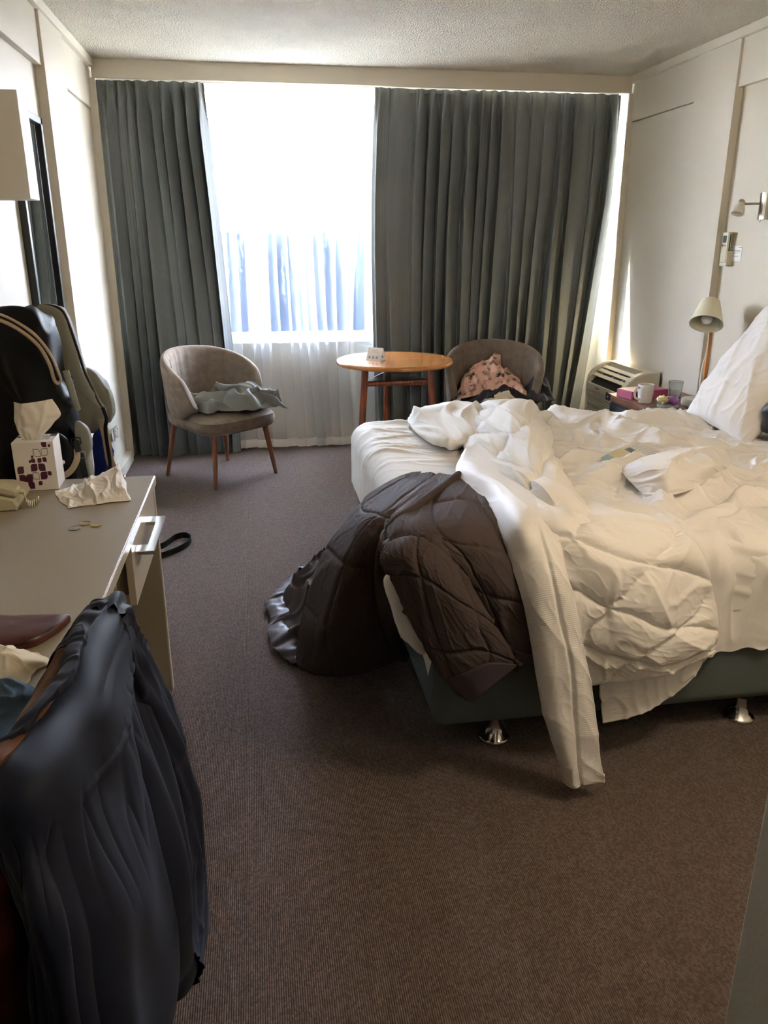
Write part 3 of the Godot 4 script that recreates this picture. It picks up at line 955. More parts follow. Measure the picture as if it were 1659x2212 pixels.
func build_duvet() -> void:
	var d := thing("duvet", "white quilted duvet bunched across the bed and hanging to the floor", "duvet")
	var nu := 170; var nv := 340
	var P := surf(ctl("duvet"), nu, nv)
	P = displace(P, nu, nv, func(u: float, v: float, p: Vector3) -> float:
		var x := u * 0.62; var y := v * 2.3
		var rim := sstep(0, 0.08, u) * sstep(0, 0.08, 1 - u) * sstep(0, 0.03, v) * sstep(0, 0.03, 1 - v)
		var w := quilt(x, y, 0.25, 0.019, 0.62) + 0.008 * crease(x * 3.4 - y * 1.2, y * 1.1 + x) + 0.014 * n2(x * 3 + 3, y * 3)
		w += 0.004 * crease2(x * 5 + y * 1.5, y * 2.4) + 0.0010 * crease2(x * 9 - y * 5, y * 6 + x * 4)
		return w * (0.25 + 0.75 * rim))
	part("quilt", sheet_mesh(P, nu, nv, 0.03), M.duvet, d)
	# striped hem turned up along its left edge, down to the floor
	nu = 64; nv = 260
	P = surf(ctl("strip"), nu, nv)
	P = displace(P, nu, nv, func(u: float, v: float, p: Vector3) -> float:
		var w := 0.006 * n2(u * 1.6, v * 5) + 0.004 * crease(u * 0.8 + 2, v * 4) + 0.010 * sin(u * 5.0 + 1.0) * sstep(0.5, 0.9, v)
		w -= 0.008 * exp(-pow((u - 0.62) / 0.035, 2.0)) * sstep(0.25, 0.4, v)
		return w + 0.0012 * crease(u * 2, v * 12 + 3))
	var sm: StandardMaterial3D = M.stripe
	part("turned_hem", sheet_mesh(P, nu, nv, 0.012, false, Vector2(1, 58)), sm, d)
	nu = 100; nv = 90
	P = surf(ctl("bunch"), nu, nv)
	P = displace(P, nu, nv, func(u: float, v: float, p: Vector3) -> float:
		var rim := sstep(0, 0.25, u) * sstep(0, 0.2, 1 - u) * sstep(0, 0.2, v) * sstep(0, 0.35, 1 - v)
		return (0.020 * crease(u * 1.0 + v * 0.7, v * 1.2 - u * 0.5 + 2) + 0.012 * crease2(u * 1.4 + v * 0.8, v * 1.6 - u * 0.7 + 2)) * rim + 0.006 * n2(u * 2.5, v * 2.5) + 0.002 * crease2(u * 3, v * 3))
	part("folded_corner", sheet_mesh(P, nu, nv, 0.02), M.duvet, d)
	nu = 70; nv = 50
	P = surf(ctl("under"), nu, nv)
	P = displace(P, nu, nv, func(u: float, v: float, p: Vector3) -> float:
		return 0.008 * sin(u * 7 + 1.0) + 0.006 * crease(u * 5, v * 2))
	part("lining", sheet_mesh(P, nu, nv, 0.006, false, Vector2(1, 14)), sm, d)

func build_bedspread() -> void:
	var b := thing("bedspread", "dark brown quilted bedspread sliding off the foot of the bed to the floor", "bedspread")
	var pat := func(lx: float, ly: float, cell: float, turn: float, puff: float):
		return func(u: float, v: float, p: Vector3) -> float:
			var x := u * lx; var y := v * ly
			var w := quilt(x, y, cell, puff, turn, 0.035, 0.007)
			w += 0.0016 * crease2(x * 8 + y * 3, y * 5 - x * 2) + 0.0009 * crease2(x * 17, y * 15)
			return w + (0.007 * n2(x * 3.5, y * 3.5) + 0.004 * crease2(x * 2.5 + y, y * 1.6)) * sstep(0, 0.25, v)
	var nu := 150; var nv := 200
	var P := surf(ctl("tent"), nu, nv)
	P = displace(P, nu, nv, pat.call(0.6, 0.9, 0.22, 0.10, 0.007))
	part("draped_side", sheet_mesh(P, nu, nv, 0.022), M.spread, b)
	P = surf(ctl("band"), nu, nv)
	P = displace(P, nu, nv, pat.call(0.5, 0.8, 0.21, -0.15, 0.008))
	part("folded_layer", sheet_mesh(P, nu, nv, 0.02), M.spread, b)
	P = surf(ctl("flap"), nu, nv)
	P = displace(P, nu, nv, pat.call(0.42, 0.6, 0.20, 0.22, 0.008))
	part("hanging_corner", sheet_mesh(P, nu, nv, 0.02), M.spread, b)
	# the thick rolled edge of the draped side
	var hem := []
	for r in ctl("tent"): hem.append(r[3] + Vector3(0.004, 0.004, 0.012))
	part("rolled_hem", sweep(smooth(hem, 12), ring(0.020, 12, 0.013), Vector3.BACK), M.spread, b)
	# satin binding at the hanging corner and the folded layer's hem
	var f := surf(ctl("flap"), 24, 60)
	var S := PackedVector3Array()
	for j in 10:
		for i in 24: S.append(f[(50 + j) * 24 + i] + Vector3(0, 0, 0.016))
	part("satin_binding", sheet_mesh(S, 24, 10, 0.004), M.satin, b)
	f = surf(ctl("band"), 24, 60)
	S = PackedVector3Array()
	for j in 5:
		for i in range(12, 24): S.append(f[(55 + j) * 24 + i] + Vector3(0.002, 0, 0.018))
	part("satin_binding", sheet_mesh(S, 12, 5, 0.004), M.satin, b)
	# tail lying on the carpet
	nu = 100; nv = 120
	P = PackedVector3Array()
	for j in nv:
		var v := float(j) / (nv - 1)
		for i in nu:
			var u := float(i) / (nu - 1)
			var x := lerpf(-0.005 + 0.16 * pow(absf(v - 0.45) * 1.6, 2.2), 0.42, u); var z := lerpf(-2.46, -3.26, v)
			var up := 0.012 + 0.15 * sstep(0.0, 0.55, u) * (0.45 + 0.55 * sin(PI * clampf(v * 0.9 + 0.1, 0, 1)))
			var rim := sstep(0, 0.16, u)
			up += rim * (0.045 * crease(u * 1.5 + v * 1.1, v * 1.9 + 1) + 0.012 * crease2(u * 2.5, v * 4) + 0.010 * n2(u * 5, v * 7))
			up *= 0.25 + 0.75 * sstep(0, 0.1, v) * sstep(0, 0.06, 1 - v)
			P.append(Vector3(x + 0.02 * n2(u * 3, v * 4), up, z + 0.03 * n2(u * 4 + 9, v * 3)))
	part("floor_tail", sheet_mesh(P, nu, nv, 0.010, true), M.spread, b)
	# satin binding: a flat ribbon sewn along the tail's edge
	var S2 := PackedVector3Array()
	for j in range(0, nv):
		for i in 6:
			var p := P[j * nu + i * 2]
			S2.append(Vector3(p.x - 0.014 + 0.006 * i, p.y + 0.010 + 0.010 * sin(PI * i / 5.0) + 0.006 * n2(j * 0.13, i * 0.3), p.z))
	part("satin_binding", sheet_mesh(S2, 6, nv, 0.003, true), M.satin, b)
	S2 = PackedVector3Array()
	for j in 5:
		for i in range(0, 70):
			var p := P[(nv - 1 - j * 3) * nu + i]
			S2.append(p + Vector3(0, 0.014 + 0.006 * n2(i * 0.2, j * 0.4), 0))
	part("satin_binding", sheet_mesh(S2, 70, 5, 0.003), M.satin, b)
	# white corner showing between bedspread and base
	var peek := puffy(curve2([Vector2(-0.05, 0.10), Vector2(0.0, 0.105), Vector2(0.05, 0.07), Vector2(0.07, -0.02), Vector2(0.06, -0.085), Vector2(0.03, -0.085), Vector2(-0.012, -0.03), Vector2(-0.04, 0.035)]), 0.03, 0.03, 12, 0.015, 2.0)
	solo("pillowcase", peek, M.linen, "white pillowcase corner peeking out under the brown bedspread", "pillowcase", Vector3(0.335, 0.495, -1.795), Vector3(0, -0.2, 0))

# a pillow about its own middle: x wide, y tall, z thick
func pillow_mesh(w: float, h: float, t: float, seedv: float) -> ArrayMesh:
	var n := 90
	var V := PackedVector3Array(); var I := PackedInt32Array()
	for side in [1.0, -1.0]:
		var first := V.size()
		for j in n:
			for i in n:
				var u := sin((float(i) / (n - 1) - 0.5) * PI); var v := sin((float(j) / (n - 1) - 0.5) * PI)
				var e := pow(maxf(0, 1 - pow(absf(u), 2.6)), 0.55) * pow(maxf(0, 1 - pow(absf(v), 2.6)), 0.55)
				var pinch := 1.0 - 0.075 * (1 - absf(u) ** 3) * absf(v) ** 2 - 0.0
				var pinch2 := 1.0 - 0.075 * (1 - absf(v) ** 3) * absf(u) ** 2
				var x := u * w / 2 * pinch2; var y := v * h / 2 * pinch
				var rim := 1.0 - maxf(absf(u), absf(v))
				var wr := (0.007 * crease2(x * 4 + y * 2 + seedv, y * 2.2 - x) + 0.003 * crease2(x * 9, y * 7 + seedv) + 0.008 * n2(x * 5, y * 5 + seedv)) * minf(1.0, rim * 5)
				V.append(Vector3(x, y, side * (t / 2 * e + wr)))
		quads(I, first, n, n, side < 0)
	return mk(V, I)

func build_pillows() -> void:
	var p := solo("pillow", pillow_mesh(0.50, 0.66, 0.20, 3.0), M.linen, "white pillow propped upright at the head of the bed", "pillow", Vector3(2.145, 0.885, -3.13))
	p.basis = Basis(Vector3.UP, deg_to_rad(-86)) * Basis(Vector3.RIGHT, deg_to_rad(-33)) * Basis(Vector3.FORWARD, deg_to_rad(6))
	solo("headboard", rbox(Vector3(0.05, 0.42, 1.80), 0.02, 3), M.base_cloth, "dark green-grey headboard behind the pillows", "headboard", Vector3(2.485, 0.72, -2.76))
	# black bag against the pillow
	var bag := thing("toiletry_bag", "black pouch with a pink zip lying by the propped pillow", "pouch", Vector3(2.13, 0.645, -2.80))
	part("pouch", puffy(curve2([Vector2(-0.15, 0), Vector2(-0.12, 0.11), Vector2(0, 0.16), Vector2(0.13, 0.12), Vector2(0.16, 0.0), Vector2(0, -0.015)]), 0.09, 0.09, 12, 0.02, 5.0), M.black, bag, Vector3(0, 0.02, 0), Vector3(0, -1.1, 0))
	part("zip", tube([Vector3(-0.03, 0.0, 0.10), Vector3(0.0, 0.03, 0.11), Vector3(0.05, 0.04, 0.10)], 0.009), mat(Color(0.75, 0.3, 0.45), 0.5), bag)
	# folded magazine under the sheet's fold
	var mag := thing("magazine", "pale blue magazine half buried in the crumpled sheet", "magazine", Vector3(1.375, 0.640, -2.70), deg_to_rad(30))
	var cover := mat(Color.WHITE, 0.3)
	cover.albedo_texture = picture(64, 48, func(x: int, y: int):
		if x > 30 and x < 40 and y > 6 and y < 22: return Color(0.36, 0.44, 0.52)
		if x > 40: return Color(0.86, 0.86, 0.84) if (y / 2) % 3 != 0 or x > 58 or x < 44 else Color(0.76, 0.76, 0.77)
		return Color(0.62, 0.76, 0.82) if y > 26 or x < 10 else Color(0.84, 0.80, 0.66))
	var mp := PackedVector3Array()
	for j in 12:
		for i in 12:
			mp.append(Vector3((i / 11.0 - 0.5) * 0.24, 0.012 * sin(i / 11.0 * PI), (j / 11.0 - 0.5) * 0.12))
	part("cover", sheet_mesh(mp, 12, 12, 0.003), cover, mag, Vector3.ZERO, Vector3(0.25, 0, 0.1))
	part("pages", sheet_mesh(mp, 12, 12, 0.006), M.white, mag, Vector3(0, -0.0045, 0), Vector3(0.25, 0, 0.1))

# ---------------------------------------------------------------- chairs and table by the window
func velvet() -> StandardMaterial3D:
	var m := mat(Color(0.475, 0.42, 0.37), 0.85)
	m.albedo_texture = noise_tex(0.02, 256, false, 1.0, 4, ramp2(Color(0.88, 0.88, 0.88), Color(1.0, 0.99, 0.98), 0.25, 0.75), 17)
	m.uv1_triplanar = true
	m.uv1_scale = Vector3.ONE * 3
	m.rim_enabled = true
	m.rim = 0.6
	m.rim_tint = 0.6
	m.metallic_specular = 0.2
	return m

func wood(dark: Color, light: Color, seedv: int, stretch := Vector3(14, 1.2, 14), rough := 0.45) -> StandardMaterial3D:
	var m := mat(Color.WHITE, rough)
	m.albedo_texture = noise_tex(0.012, 256, false, 1.0, 5, ramp2(dark, light, 0.25, 0.75), seedv)
	m.uv1_triplanar = true
	m.uv1_scale = stretch
	return m

func tub_chair(called: String, label: String, at_: Vector3, turn: float) -> Node3D:
	var c := thing(called, label, "chair", at_, turn, "taupe velvet tub chairs")
	var V: StandardMaterial3D = M.velvet
	# seat: a rounded square slab, crowned on top
	var nu := 56
	var sec := [Vector2(0.0, 0.445), Vector2(0.10, 0.444), Vector2(0.18, 0.438), Vector2(0.235, 0.426), Vector2(0.258, 0.415), Vector2(0.266, 0.408), Vector2(0.271, 0.398), Vector2(0.272, 0.37), Vector2(0.266, 0.345), Vector2(0.255, 0.335), Vector2(0.0, 0.333)]
	var P := PackedVector3Array()
	for s in sec:
		for i in nu:
			var a := TAU * i / nu
			var k := 1.0 / pow(pow(absf(cos(a)), 4.5) + pow(absf(sin(a)), 4.5), 1.0 / 4.5)
			var z: float = sin(a) * k * s.x
			P.append(Vector3(cos(a) * k * s.x * (1.0 + 0.10 * z / 0.27), s.y - 0.012 * z / 0.27, z + 0.01))
	var seat := part("seat", grid_mesh(P, nu, sec.size(), false, Vector2.ONE, true), V, c)
	var pip := []
	for i in nu + 1:
		var a := TAU * (i % nu) / nu
		var k := 1.0 / pow(pow(absf(cos(a)), 4.5) + pow(absf(sin(a)), 4.5), 1.0 / 4.5)
		var z: float = sin(a) * k * 0.268
		pip.append(Vector3(cos(a) * k * 0.268 * (1.0 + 0.10 * z / 0.27), 0.408 - 0.012 * z / 0.27, z + 0.01))
	part("piping", sweep(PackedVector3Array(pip), ring(0.0035, 6)), V, seat)
	# wrap-round back: thickest and tallest behind, sloping down to the arms
	var na := 90; var ns := 26
	P = PackedVector3Array()
	for j in na:
		var f := float(j) / (na - 1) * 2 - 1
		var phi := f * deg_to_rad(118)
		var g := absf(f)
		var top := lerpf(0.79, 0.585, pow(g, 2.1))
		top -= 0.11 * pow(sstep(0.8, 1.0, g), 1.5)
		var bot := lerpf(0.40, 0.455, sstep(0.75, 1.0, g)) 
		var endt := sqrt(maxf(0.0, 1.0 - pow(sstep(0.93, 1.0, g), 2.0)))
		var th := lerpf(0.034, 0.026, g) * (0.25 + 0.75 * endt)
		for i in ns + 1:
			var q := TAU * float(i % ns) / ns
			# a stadium section, upright
			var hy := cos(q); var hx := sin(q)
			hy = signf(hy) * pow(absf(hy), 0.32); hx = signf(hx) * pow(absf(hx), 0.75)
			var y := (top + bot) / 2 + (top - bot) / 2 * hy * (0.88 + 0.12 * endt)
			var lean := (y - 0.42) / 0.37
			var rad := 0.262 + 0.045 * lean * (1 - 0.3 * g) + th * hx
			if hx < 0:   # soft tucks inside the back
				rad += 0.006 * crease(phi * 3.2, y * 0.8) * sstep(0.5, 0.62, y)
			P.append(Vector3(rad * sin(phi) * 1.03, y, -rad * cos(phi) * 0.98 + 0.005))
	part("backrest", grid_mesh(P, ns + 1, na, true), V, c)
	for sx in [-1.0, 1.0]:   # seams of the three panels
		var line := []
		for k in 8:
			var y := lerpf(0.45, 0.735, k / 7.0)
			var ph: float = sx * deg_to_rad(48)
			var rad: float = 0.262 + 0.045 * (y - 0.42) / 0.37 * 0.9 - 0.033
			line.append(Vector3(rad * sin(ph) * 1.03, y, -rad * cos(ph) * 0.98 + 0.005))
		part("seam", tube(line, 0.0022, 6, 4), V, c)
	for l in [[-1, 1], [1, 1], [-1, -1], [1, -1]]:
		var a := Vector3(l[0] * 0.195, 0.345, l[1] * 0.195 + 0.01); var b := Vector3(l[0] * 0.242, 0.0, l[1] * 0.242)
		part("leg", bar(a, b, 0.020, 0.0115, 16), M.chair_leg, c)
	return c

# a garment dropped in a heap: outline radii round its middle, with folds
func heap(rx: float, rz: float, h: float, seedv: float, folds := 1.0, n := 84) -> PackedVector3Array:
	var P := PackedVector3Array()
	for j in n:
		for i in n:
			var u := float(i) / (n - 1) * 2 - 1; var v := float(j) / (n - 1) * 2 - 1
			# square to disc
			var x := u * sqrt(1 - v * v / 2); var z := v * sqrt(1 - u * u / 2)
			var r := sqrt(x * x + z * z); var a := atan2(z, x)
			var rim := 1.0 + 0.26 * n2(cos(a) * 1.1 + seedv, sin(a) * 1.1) + 0.04 * n2(cos(a) * 2.5 + seedv, sin(a) * 2.5)
			var px := x * rx * rim; var pz := z * rz * rim
			var loose := folds * 0.045 * (1.0 - pow(r, 3.0))
			px += loose * n2(px * 11 + seedv, pz * 9) ; pz += loose * n2(px * 9 + seedv + 50, pz * 11)
			var y := h * (1 - pow(r, 2.2)) * (0.75 + 0.6 * n2(px * 6 + seedv, pz * 6))
			y += folds * (h * 0.45 * crease(px * 6.5 + seedv, pz * 9.0 + 2) + 0.008 * crease(px * 16, pz * 19 + seedv)) * (1 - pow(r, 4.0))
			y = maxf(y, 0.003)
			P.append(Vector3(px, y, pz))
	return P

func build_seating() -> void:
	M.velvet = velvet()
	M.chair_leg = wood(Color(0.40, 0.24, 0.15), Color(0.53, 0.33, 0.21), 31)
	tub_chair("tub_chair", "taupe velvet tub chair turned towards the bed, grey shirt on its seat", Vector3(-0.265, 0, -4.965), deg_to_rad(40.8))
	tub_chair("tub_chair", "taupe velvet tub chair behind the bed, heaped with patterned clothes", Vector3(1.50, 0, -4.95), deg_to_rad(-14))
	# grey shirt
	var jersey := cloth(Color(0.48, 0.48, 0.455), M.weave, 120, 0.01, 0.95, 0.2)
	var n := 110
	var P := PackedVector3Array()
	for j in n:
		for i in n:
			var u := float(i) / (n - 1); var v := float(j) / (n - 1)
			# a long rumpled roll across the seat, lying over its right front corner
			var x := lerpf(-0.20, 0.36, u); var z := lerpf(-0.10, 0.16, v)
			z += 0.07 * n2(u * 2.2, v * 1.2 + 3) + 0.05 * sin(u * 3.0) - 0.02
			x += 0.06 * n2(u * 1.5 + 8, v * 2.2)
			var lift := pow(sin(PI * v), 0.7) * (0.050 + 0.055 * sstep(0.25, 0.5, u) * (1 - sstep(0.62, 0.8, u)))
			lift += 0.042 * pow(absf(sin(PI * (v * 3.4 + 0.9 * n2(u * 1.6, v * 0.6 + 5) - u * 0.6))), 0.8) * sstep(0, 0.1, v) * sstep(0, 0.1, 1 - v) + 0.030 * crease(u * 1.6 + 2, v * 1.0) * sin(PI * v) + 0.010 * crease2(u * 2.2 - v * 0.6, v * 3.2 + 2)
			lift *= 0.35 + 0.65 * sstep(0, 0.1, u) * sstep(0, 0.06, 1 - u)
			P.append(Vector3(x, 0.004 + lift, z))
	var sh := solo("shirt", sheet_mesh(P, n, n, 0.003), jersey, "rumpled grey shirt lying on the seat of the left tub chair", "shirt", Vector3(-0.235, 0.447, -4.90), Vector3(0, deg_to_rad(8), 0))
	sh.set_meta("group", "clothes on the chairs")
	# patterned blouse, dark jacket, cream top on the far chair
	var prn := picture(256, 256, func(x: int, y: int):
		var c := Color(0.86, 0.68, 0.61)
		var cell := 52
		var gx := x / cell; var gy := y / cell
		for ox in [-1, 0, 1]:
			for oy in [-1, 0, 1]:
				var hx: int = posmod(gx + ox, 5); var hy: int = posmod(gy + oy, 5)
				var cx: float = (gx + ox + 0.5) * cell + 14 * sin(hx * 5.1 + hy * 2.3); var cy: float = (gy + oy + 0.5) * cell + 14 * sin(hx * 1.7 + hy * 7.9)
				var a := atan2(y - cy, x - cx); var r := Vector2(x - cx, y - cy).length()
				var size := 19.0 + 4.0 * sin(hx * 3.0 + hy)
				if r < size * (0.62 + 0.38 * sin(a * 3 + hx)) : return Color(0.07, 0.06, 0.075)
				if r < size * 1.7 * (0.7 + 0.3 * sin(a * 4 + hy)) and (hx + hy) % 2 == 0: return Color(0.86, 0.72, 0.60)
		return c)
	var blouse := mat(Color.WHITE, 0.7)
	blouse.albedo_texture = prn
	blouse.uv1_triplanar = true
	blouse.uv1_scale = Vector3.ONE * 2.3
	n = 100
	var H := heap(0.22, 0.16, 0.085, 9.0, 0.4, 84)
	solo("jacket", sheet_mesh(H, 84, 84, 0.006), cloth(Color(0.20, 0.185, 0.205), M.weave, 90, 0.006, 0.5), "dark padded jacket under the patterned blouse on the far chair", "jacket", Vector3(1.54, 0.452, -4.80), Vector3.ZERO, "clothes on the chairs")
	P = PackedVector3Array()
	for j in n:
		for i in n:
			var u := float(i) / (n - 1) * 2 - 1; var v := float(j) / (n - 1)
			# hangs forward from a peak against the backrest
			var peak := exp(-pow((u - 0.22) / 0.34, 2.0)) * 0.14 + exp(-pow((u + 0.35) / 0.3, 2.0)) * 0.085
			var y := 0.09 * (1 - v) + peak * 0.85 * pow(1 - v, 0.8) - 0.02 * v * absf(u)
			var rim := sstep(0, 0.2, 1 - v) * sstep(0, 0.15, 1 - absf(u))
			y += rim * (0.022 * crease(u * 1.5 + v * 0.4, v * 0.9 + 4) + 0.008 * crease2(u * 2 + v, v * 1.5))
			var z := lerpf(-0.17, lerpf(0.015, 0.15, sstep(0.3, 0.8, absf(u - 0.05))), v) + 0.02 * n2(u * 2, v * 3)
			var x := u * lerpf(0.19, 0.25, v) + 0.03 * n2(u * 2 + 5, v * 2)
			P.append(Vector3(x, 0.04 + y - 0.05 * sstep(0.75, 1.0, absf(u)), z))
	solo("blouse", sheet_mesh(P, n, n, 0.003), blouse, "pink blouse with dark flower print heaped on the far tub chair", "blouse", Vector3(1.48, 0.452, -4.92), Vector3(0, -0.15, 0), "clothes on the chairs")
	H = heap(0.15, 0.10, 0.05, 23.0, 0.9, 64)
	solo("knitted_sweater", sheet_mesh(H, 64, 64, 0.003), cloth(Color(0.80, 0.74, 0.64), M.weave, 90, 0.006, 0.9), "cream knitted sweater at the front of the far chair's seat", "sweater", Vector3(1.49, 0.45, -4.70), Vector3.ZERO, "clothes on the chairs")
	H = heap(0.10, 0.16, 0.12, 31.0, 0.4, 64)
	solo("padded_vest", sheet_mesh(H, 64, 64, 0.006), cloth(Color(0.19, 0.175, 0.20), M.weave, 90, 0.006, 0.5), "dark padded vest at the right edge of the far chair", "vest", Vector3(1.755, 0.46, -4.86), Vector3.ZERO, "clothes on the chairs")
	build_table()

func build_table() -> void:
	var t := thing("round_table", "round wooden side table with a triangular shelf and splayed legs", "table", Vector3(0.835, 0, -4.86))
	var top := wood(Color(0.71, 0.46, 0.245), Color(0.80, 0.545, 0.31), 41, Vector3(1.6, 12, 12), 0.22)
	top.clearcoat_enabled = true; top.clearcoat = 0.5; top.clearcoat_roughness = 0.12
	var leg := wood(Color(0.42, 0.21, 0.12), Color(0.58, 0.32, 0.19), 43)
	part("table_top", lathe([Vector2(0, 0.722), Vector2(0.352, 0.722), Vector2(0.352, 0.722), Vector2(0.361, 0.717), Vector2(0.363, 0.708), Vector2(0.361, 0.699), Vector2(0.354, 0.694), Vector2(0.354, 0.694), Vector2(0, 0.694)], 72), top, t)
	var tops := [Vector3(-0.205, 0.694, 0.14), Vector3(0.19, 0.694, 0.14), Vector3(-0.01, 0.694, -0.235)]
	var feet := [Vector3(-0.255, 0, 0.175), Vector3(0.24, 0, 0.175), Vector3(-0.01, 0, -0.29)]
	for k in 3:
		part("leg", sweep(PackedVector3Array([tops[k], tops[k].lerp(feet[k], 0.5), feet[k]]), PackedVector2Array([Vector2(-0.02, -0.013), Vector2(0.02, -0.013), Vector2(0.02, 0.013), Vector2(-0.02, 0.013)]), Vector3.BACK, PackedFloat32Array([1.0, 0.95, 0.8])), leg, t)
	var c := []
	for k in 3: c.append(tops[k].lerp(feet[k], 0.14))
	for k in 3:
		var a: Vector3 = c[k]; var b: Vector3 = c[(k + 1) % 3]
		part("rail", sweep(PackedVector3Array([a, a.lerp(b, 0.5), b]), PackedVector2Array([Vector2(-0.009, -0.014), Vector2(0.009, -0.014), Vector2(0.009, 0.014), Vector2(-0.009, 0.014)])), leg, t)
	var tri := PackedVector2Array()
	for p in c: tri.append(Vector2(p.x, p.z))
	part("shelf", extrude(tri, 0.008), mat(Color(0.055, 0.05, 0.05), 0.25), t, Vector3(0, c[0].y + 0.012, 0), Vector3(PI / 2, 0, 0))
	# tent card
	var card := thing("tent_card", "small folded white notice card standing on the round table", "card", Vector3(0.712, 0.7225, -4.83), deg_to_rad(-36))
	var face := mat(Color.WHITE, 0.5)
	face.albedo_texture = picture(64, 64, func(x: int, y: int):
		if y > 12 and y < 16 and x > 20 and x < 44: return Color(0.74, 0.74, 0.75)
		if y > 20 and y < 23 and x > 12 and x < 52: return Color(0.80, 0.80, 0.81)
		if y > 40 and y < 54 and ((x > 8 and x < 18) or (x > 24 and x < 34) or (x > 40 and x < 50)): return Color(0.66, 0.68, 0.72)
		return Color(0.93, 0.92, 0.90))
	for s in [1.0, -1.0]:
		var P := PackedVector3Array([Vector3(-0.05 * s, 0.075, 0.001 * s), Vector3(0.05 * s, 0.075, 0.001 * s), Vector3(-0.05 * s, 0, 0.04 * s), Vector3(0.05 * s, 0, 0.04 * s)])
		part("leaf", sheet_mesh(P, 2, 2, 0.0012), face, card)
	part("floor_leaf", box(Vector3(0.1, 0.001, 0.076)), M.white, card, Vector3(0, 0.001, 0))

# ---------------------------------------------------------------- desk
func build_desk() -> void:
	var lam := mat(Color(0.60, 0.56, 0.485), 0.38)
	lam.albedo_texture = noise_tex(0.4, 128, false, 1.0, 2, ramp2(Color(0.97, 0.97, 0.97), Color(1, 1, 1)), 8)
	lam.uv1_triplanar = true; lam.uv1_scale = Vector3.ONE * 6
	var front := mat(Color(0.72, 0.68, 0.60), 0.3)
	M.laminate = lam
	var d := thing("desk", "long taupe laminate desk with one drawer along the left wall", "desk")
	var top := part("desk_top", rbox(Vector3(0.596, 0.028, 1.99), 0.002, 2), lam, d, Vector3(-0.620, 0.731, -1.349))
	part("edge_strip", rbox(Vector3(0.004, 0.026, 1.988), 0.0015, 1), front, top, Vector3(0.2985, 0, 0))
	for z in [-2.3305, -0.37]:
		var p := part("side_panel", rbox(Vector3(0.588, 0.690, 0.026), 0.0015, 1), lam, d, Vector3(-0.622, 0.3715, z))
		part("edge_strip", rbox(Vector3(0.004, 0.688, 0.024), 0.001, 1), front, p, Vector3(0.295, 0, 0))
		part("plinth_foot", box(Vector3(0.05, 0.026, 0.024)), M.rubber, p, Vector3(0.262, -0.358, 0))
		part("plinth_foot", box(Vector3(0.05, 0.026, 0.024)), M.rubber, p, Vector3(-0.25, -0.358, 0))
	part("back_panel", box(Vector3(0.018, 0.34, 1.93)), lam, d, Vector3(-0.900, 0.545, -1.35))
	var dr := part("drawer_front", rbox(Vector3(0.018, 0.158, 0.455), 0.0015, 1), front, d, Vector3(-0.336, 0.626, -2.088))
	part("drawer_box", box(Vector3(0.45, 0.13, 0.43)), lam, dr, Vector3(-0.235, 0.01, 0))
	part("divider", box(Vector3(0.50, 0.172, 0.016)), lam, d, Vector3(-0.62, 0.630, -1.846))
	# flat U handle of bright metal with a slot
	var u := PackedVector2Array([Vector2(0, 0.135), Vector2(0.048, 0.135), Vector2(0.048, -0.135), Vector2(0, -0.135), Vector2(0, -0.088), Vector2(0.026, -0.088), Vector2(0.026, 0.088), Vector2(0, 0.088)])
	part("handle", extrude(u, 0.010, 0.0012), mat(Color(0.90, 0.89, 0.87), 0.22, 0.9), dr, Vector3(0.009, 0.045, 0.055), Vector3(PI / 2, 0, 0))
	build_desk_chair()

func build_desk_chair() -> void:
	var red := cloth(Color(0.30, 0.075, 0.075), M.weave, 70, 0.01, 0.85)
	var wd := wood(Color(0.25, 0.15, 0.10), Color(0.36, 0.22, 0.14), 51)
	var c := thing("desk_chair", "dark red upholstered chair at the desk, hidden under a navy jacket", "chair", Vector3(-0.29, 0, -0.885))
	part("backrest", rbox(Vector3(0.036, 0.33, 0.43), 0.016, 3), red, c, Vector3(-0.005, 0.655, 0), Vector3(0, 0, -0.05))
	part("seat", rbox(Vector3(0.42, 0.07, 0.44), 0.03, 3), red, c, Vector3(-0.20, 0.445, 0))
	for z in [-0.19, 0.19]:
		part("leg", bar(Vector3(0.0, 0.60, z), Vector3(0.035, 0, z * 1.08), 0.017, 0.014), wd, c)
		part("leg", bar(Vector3(-0.38, 0.42, z), Vector3(-0.40, 0, z * 1.08), 0.018, 0.013), wd, c)
	part("rail", bar(Vector3(0.012, 0.40, -0.19), Vector3(0.012, 0.40, 0.19), 0.012, 0.012), wd, c)

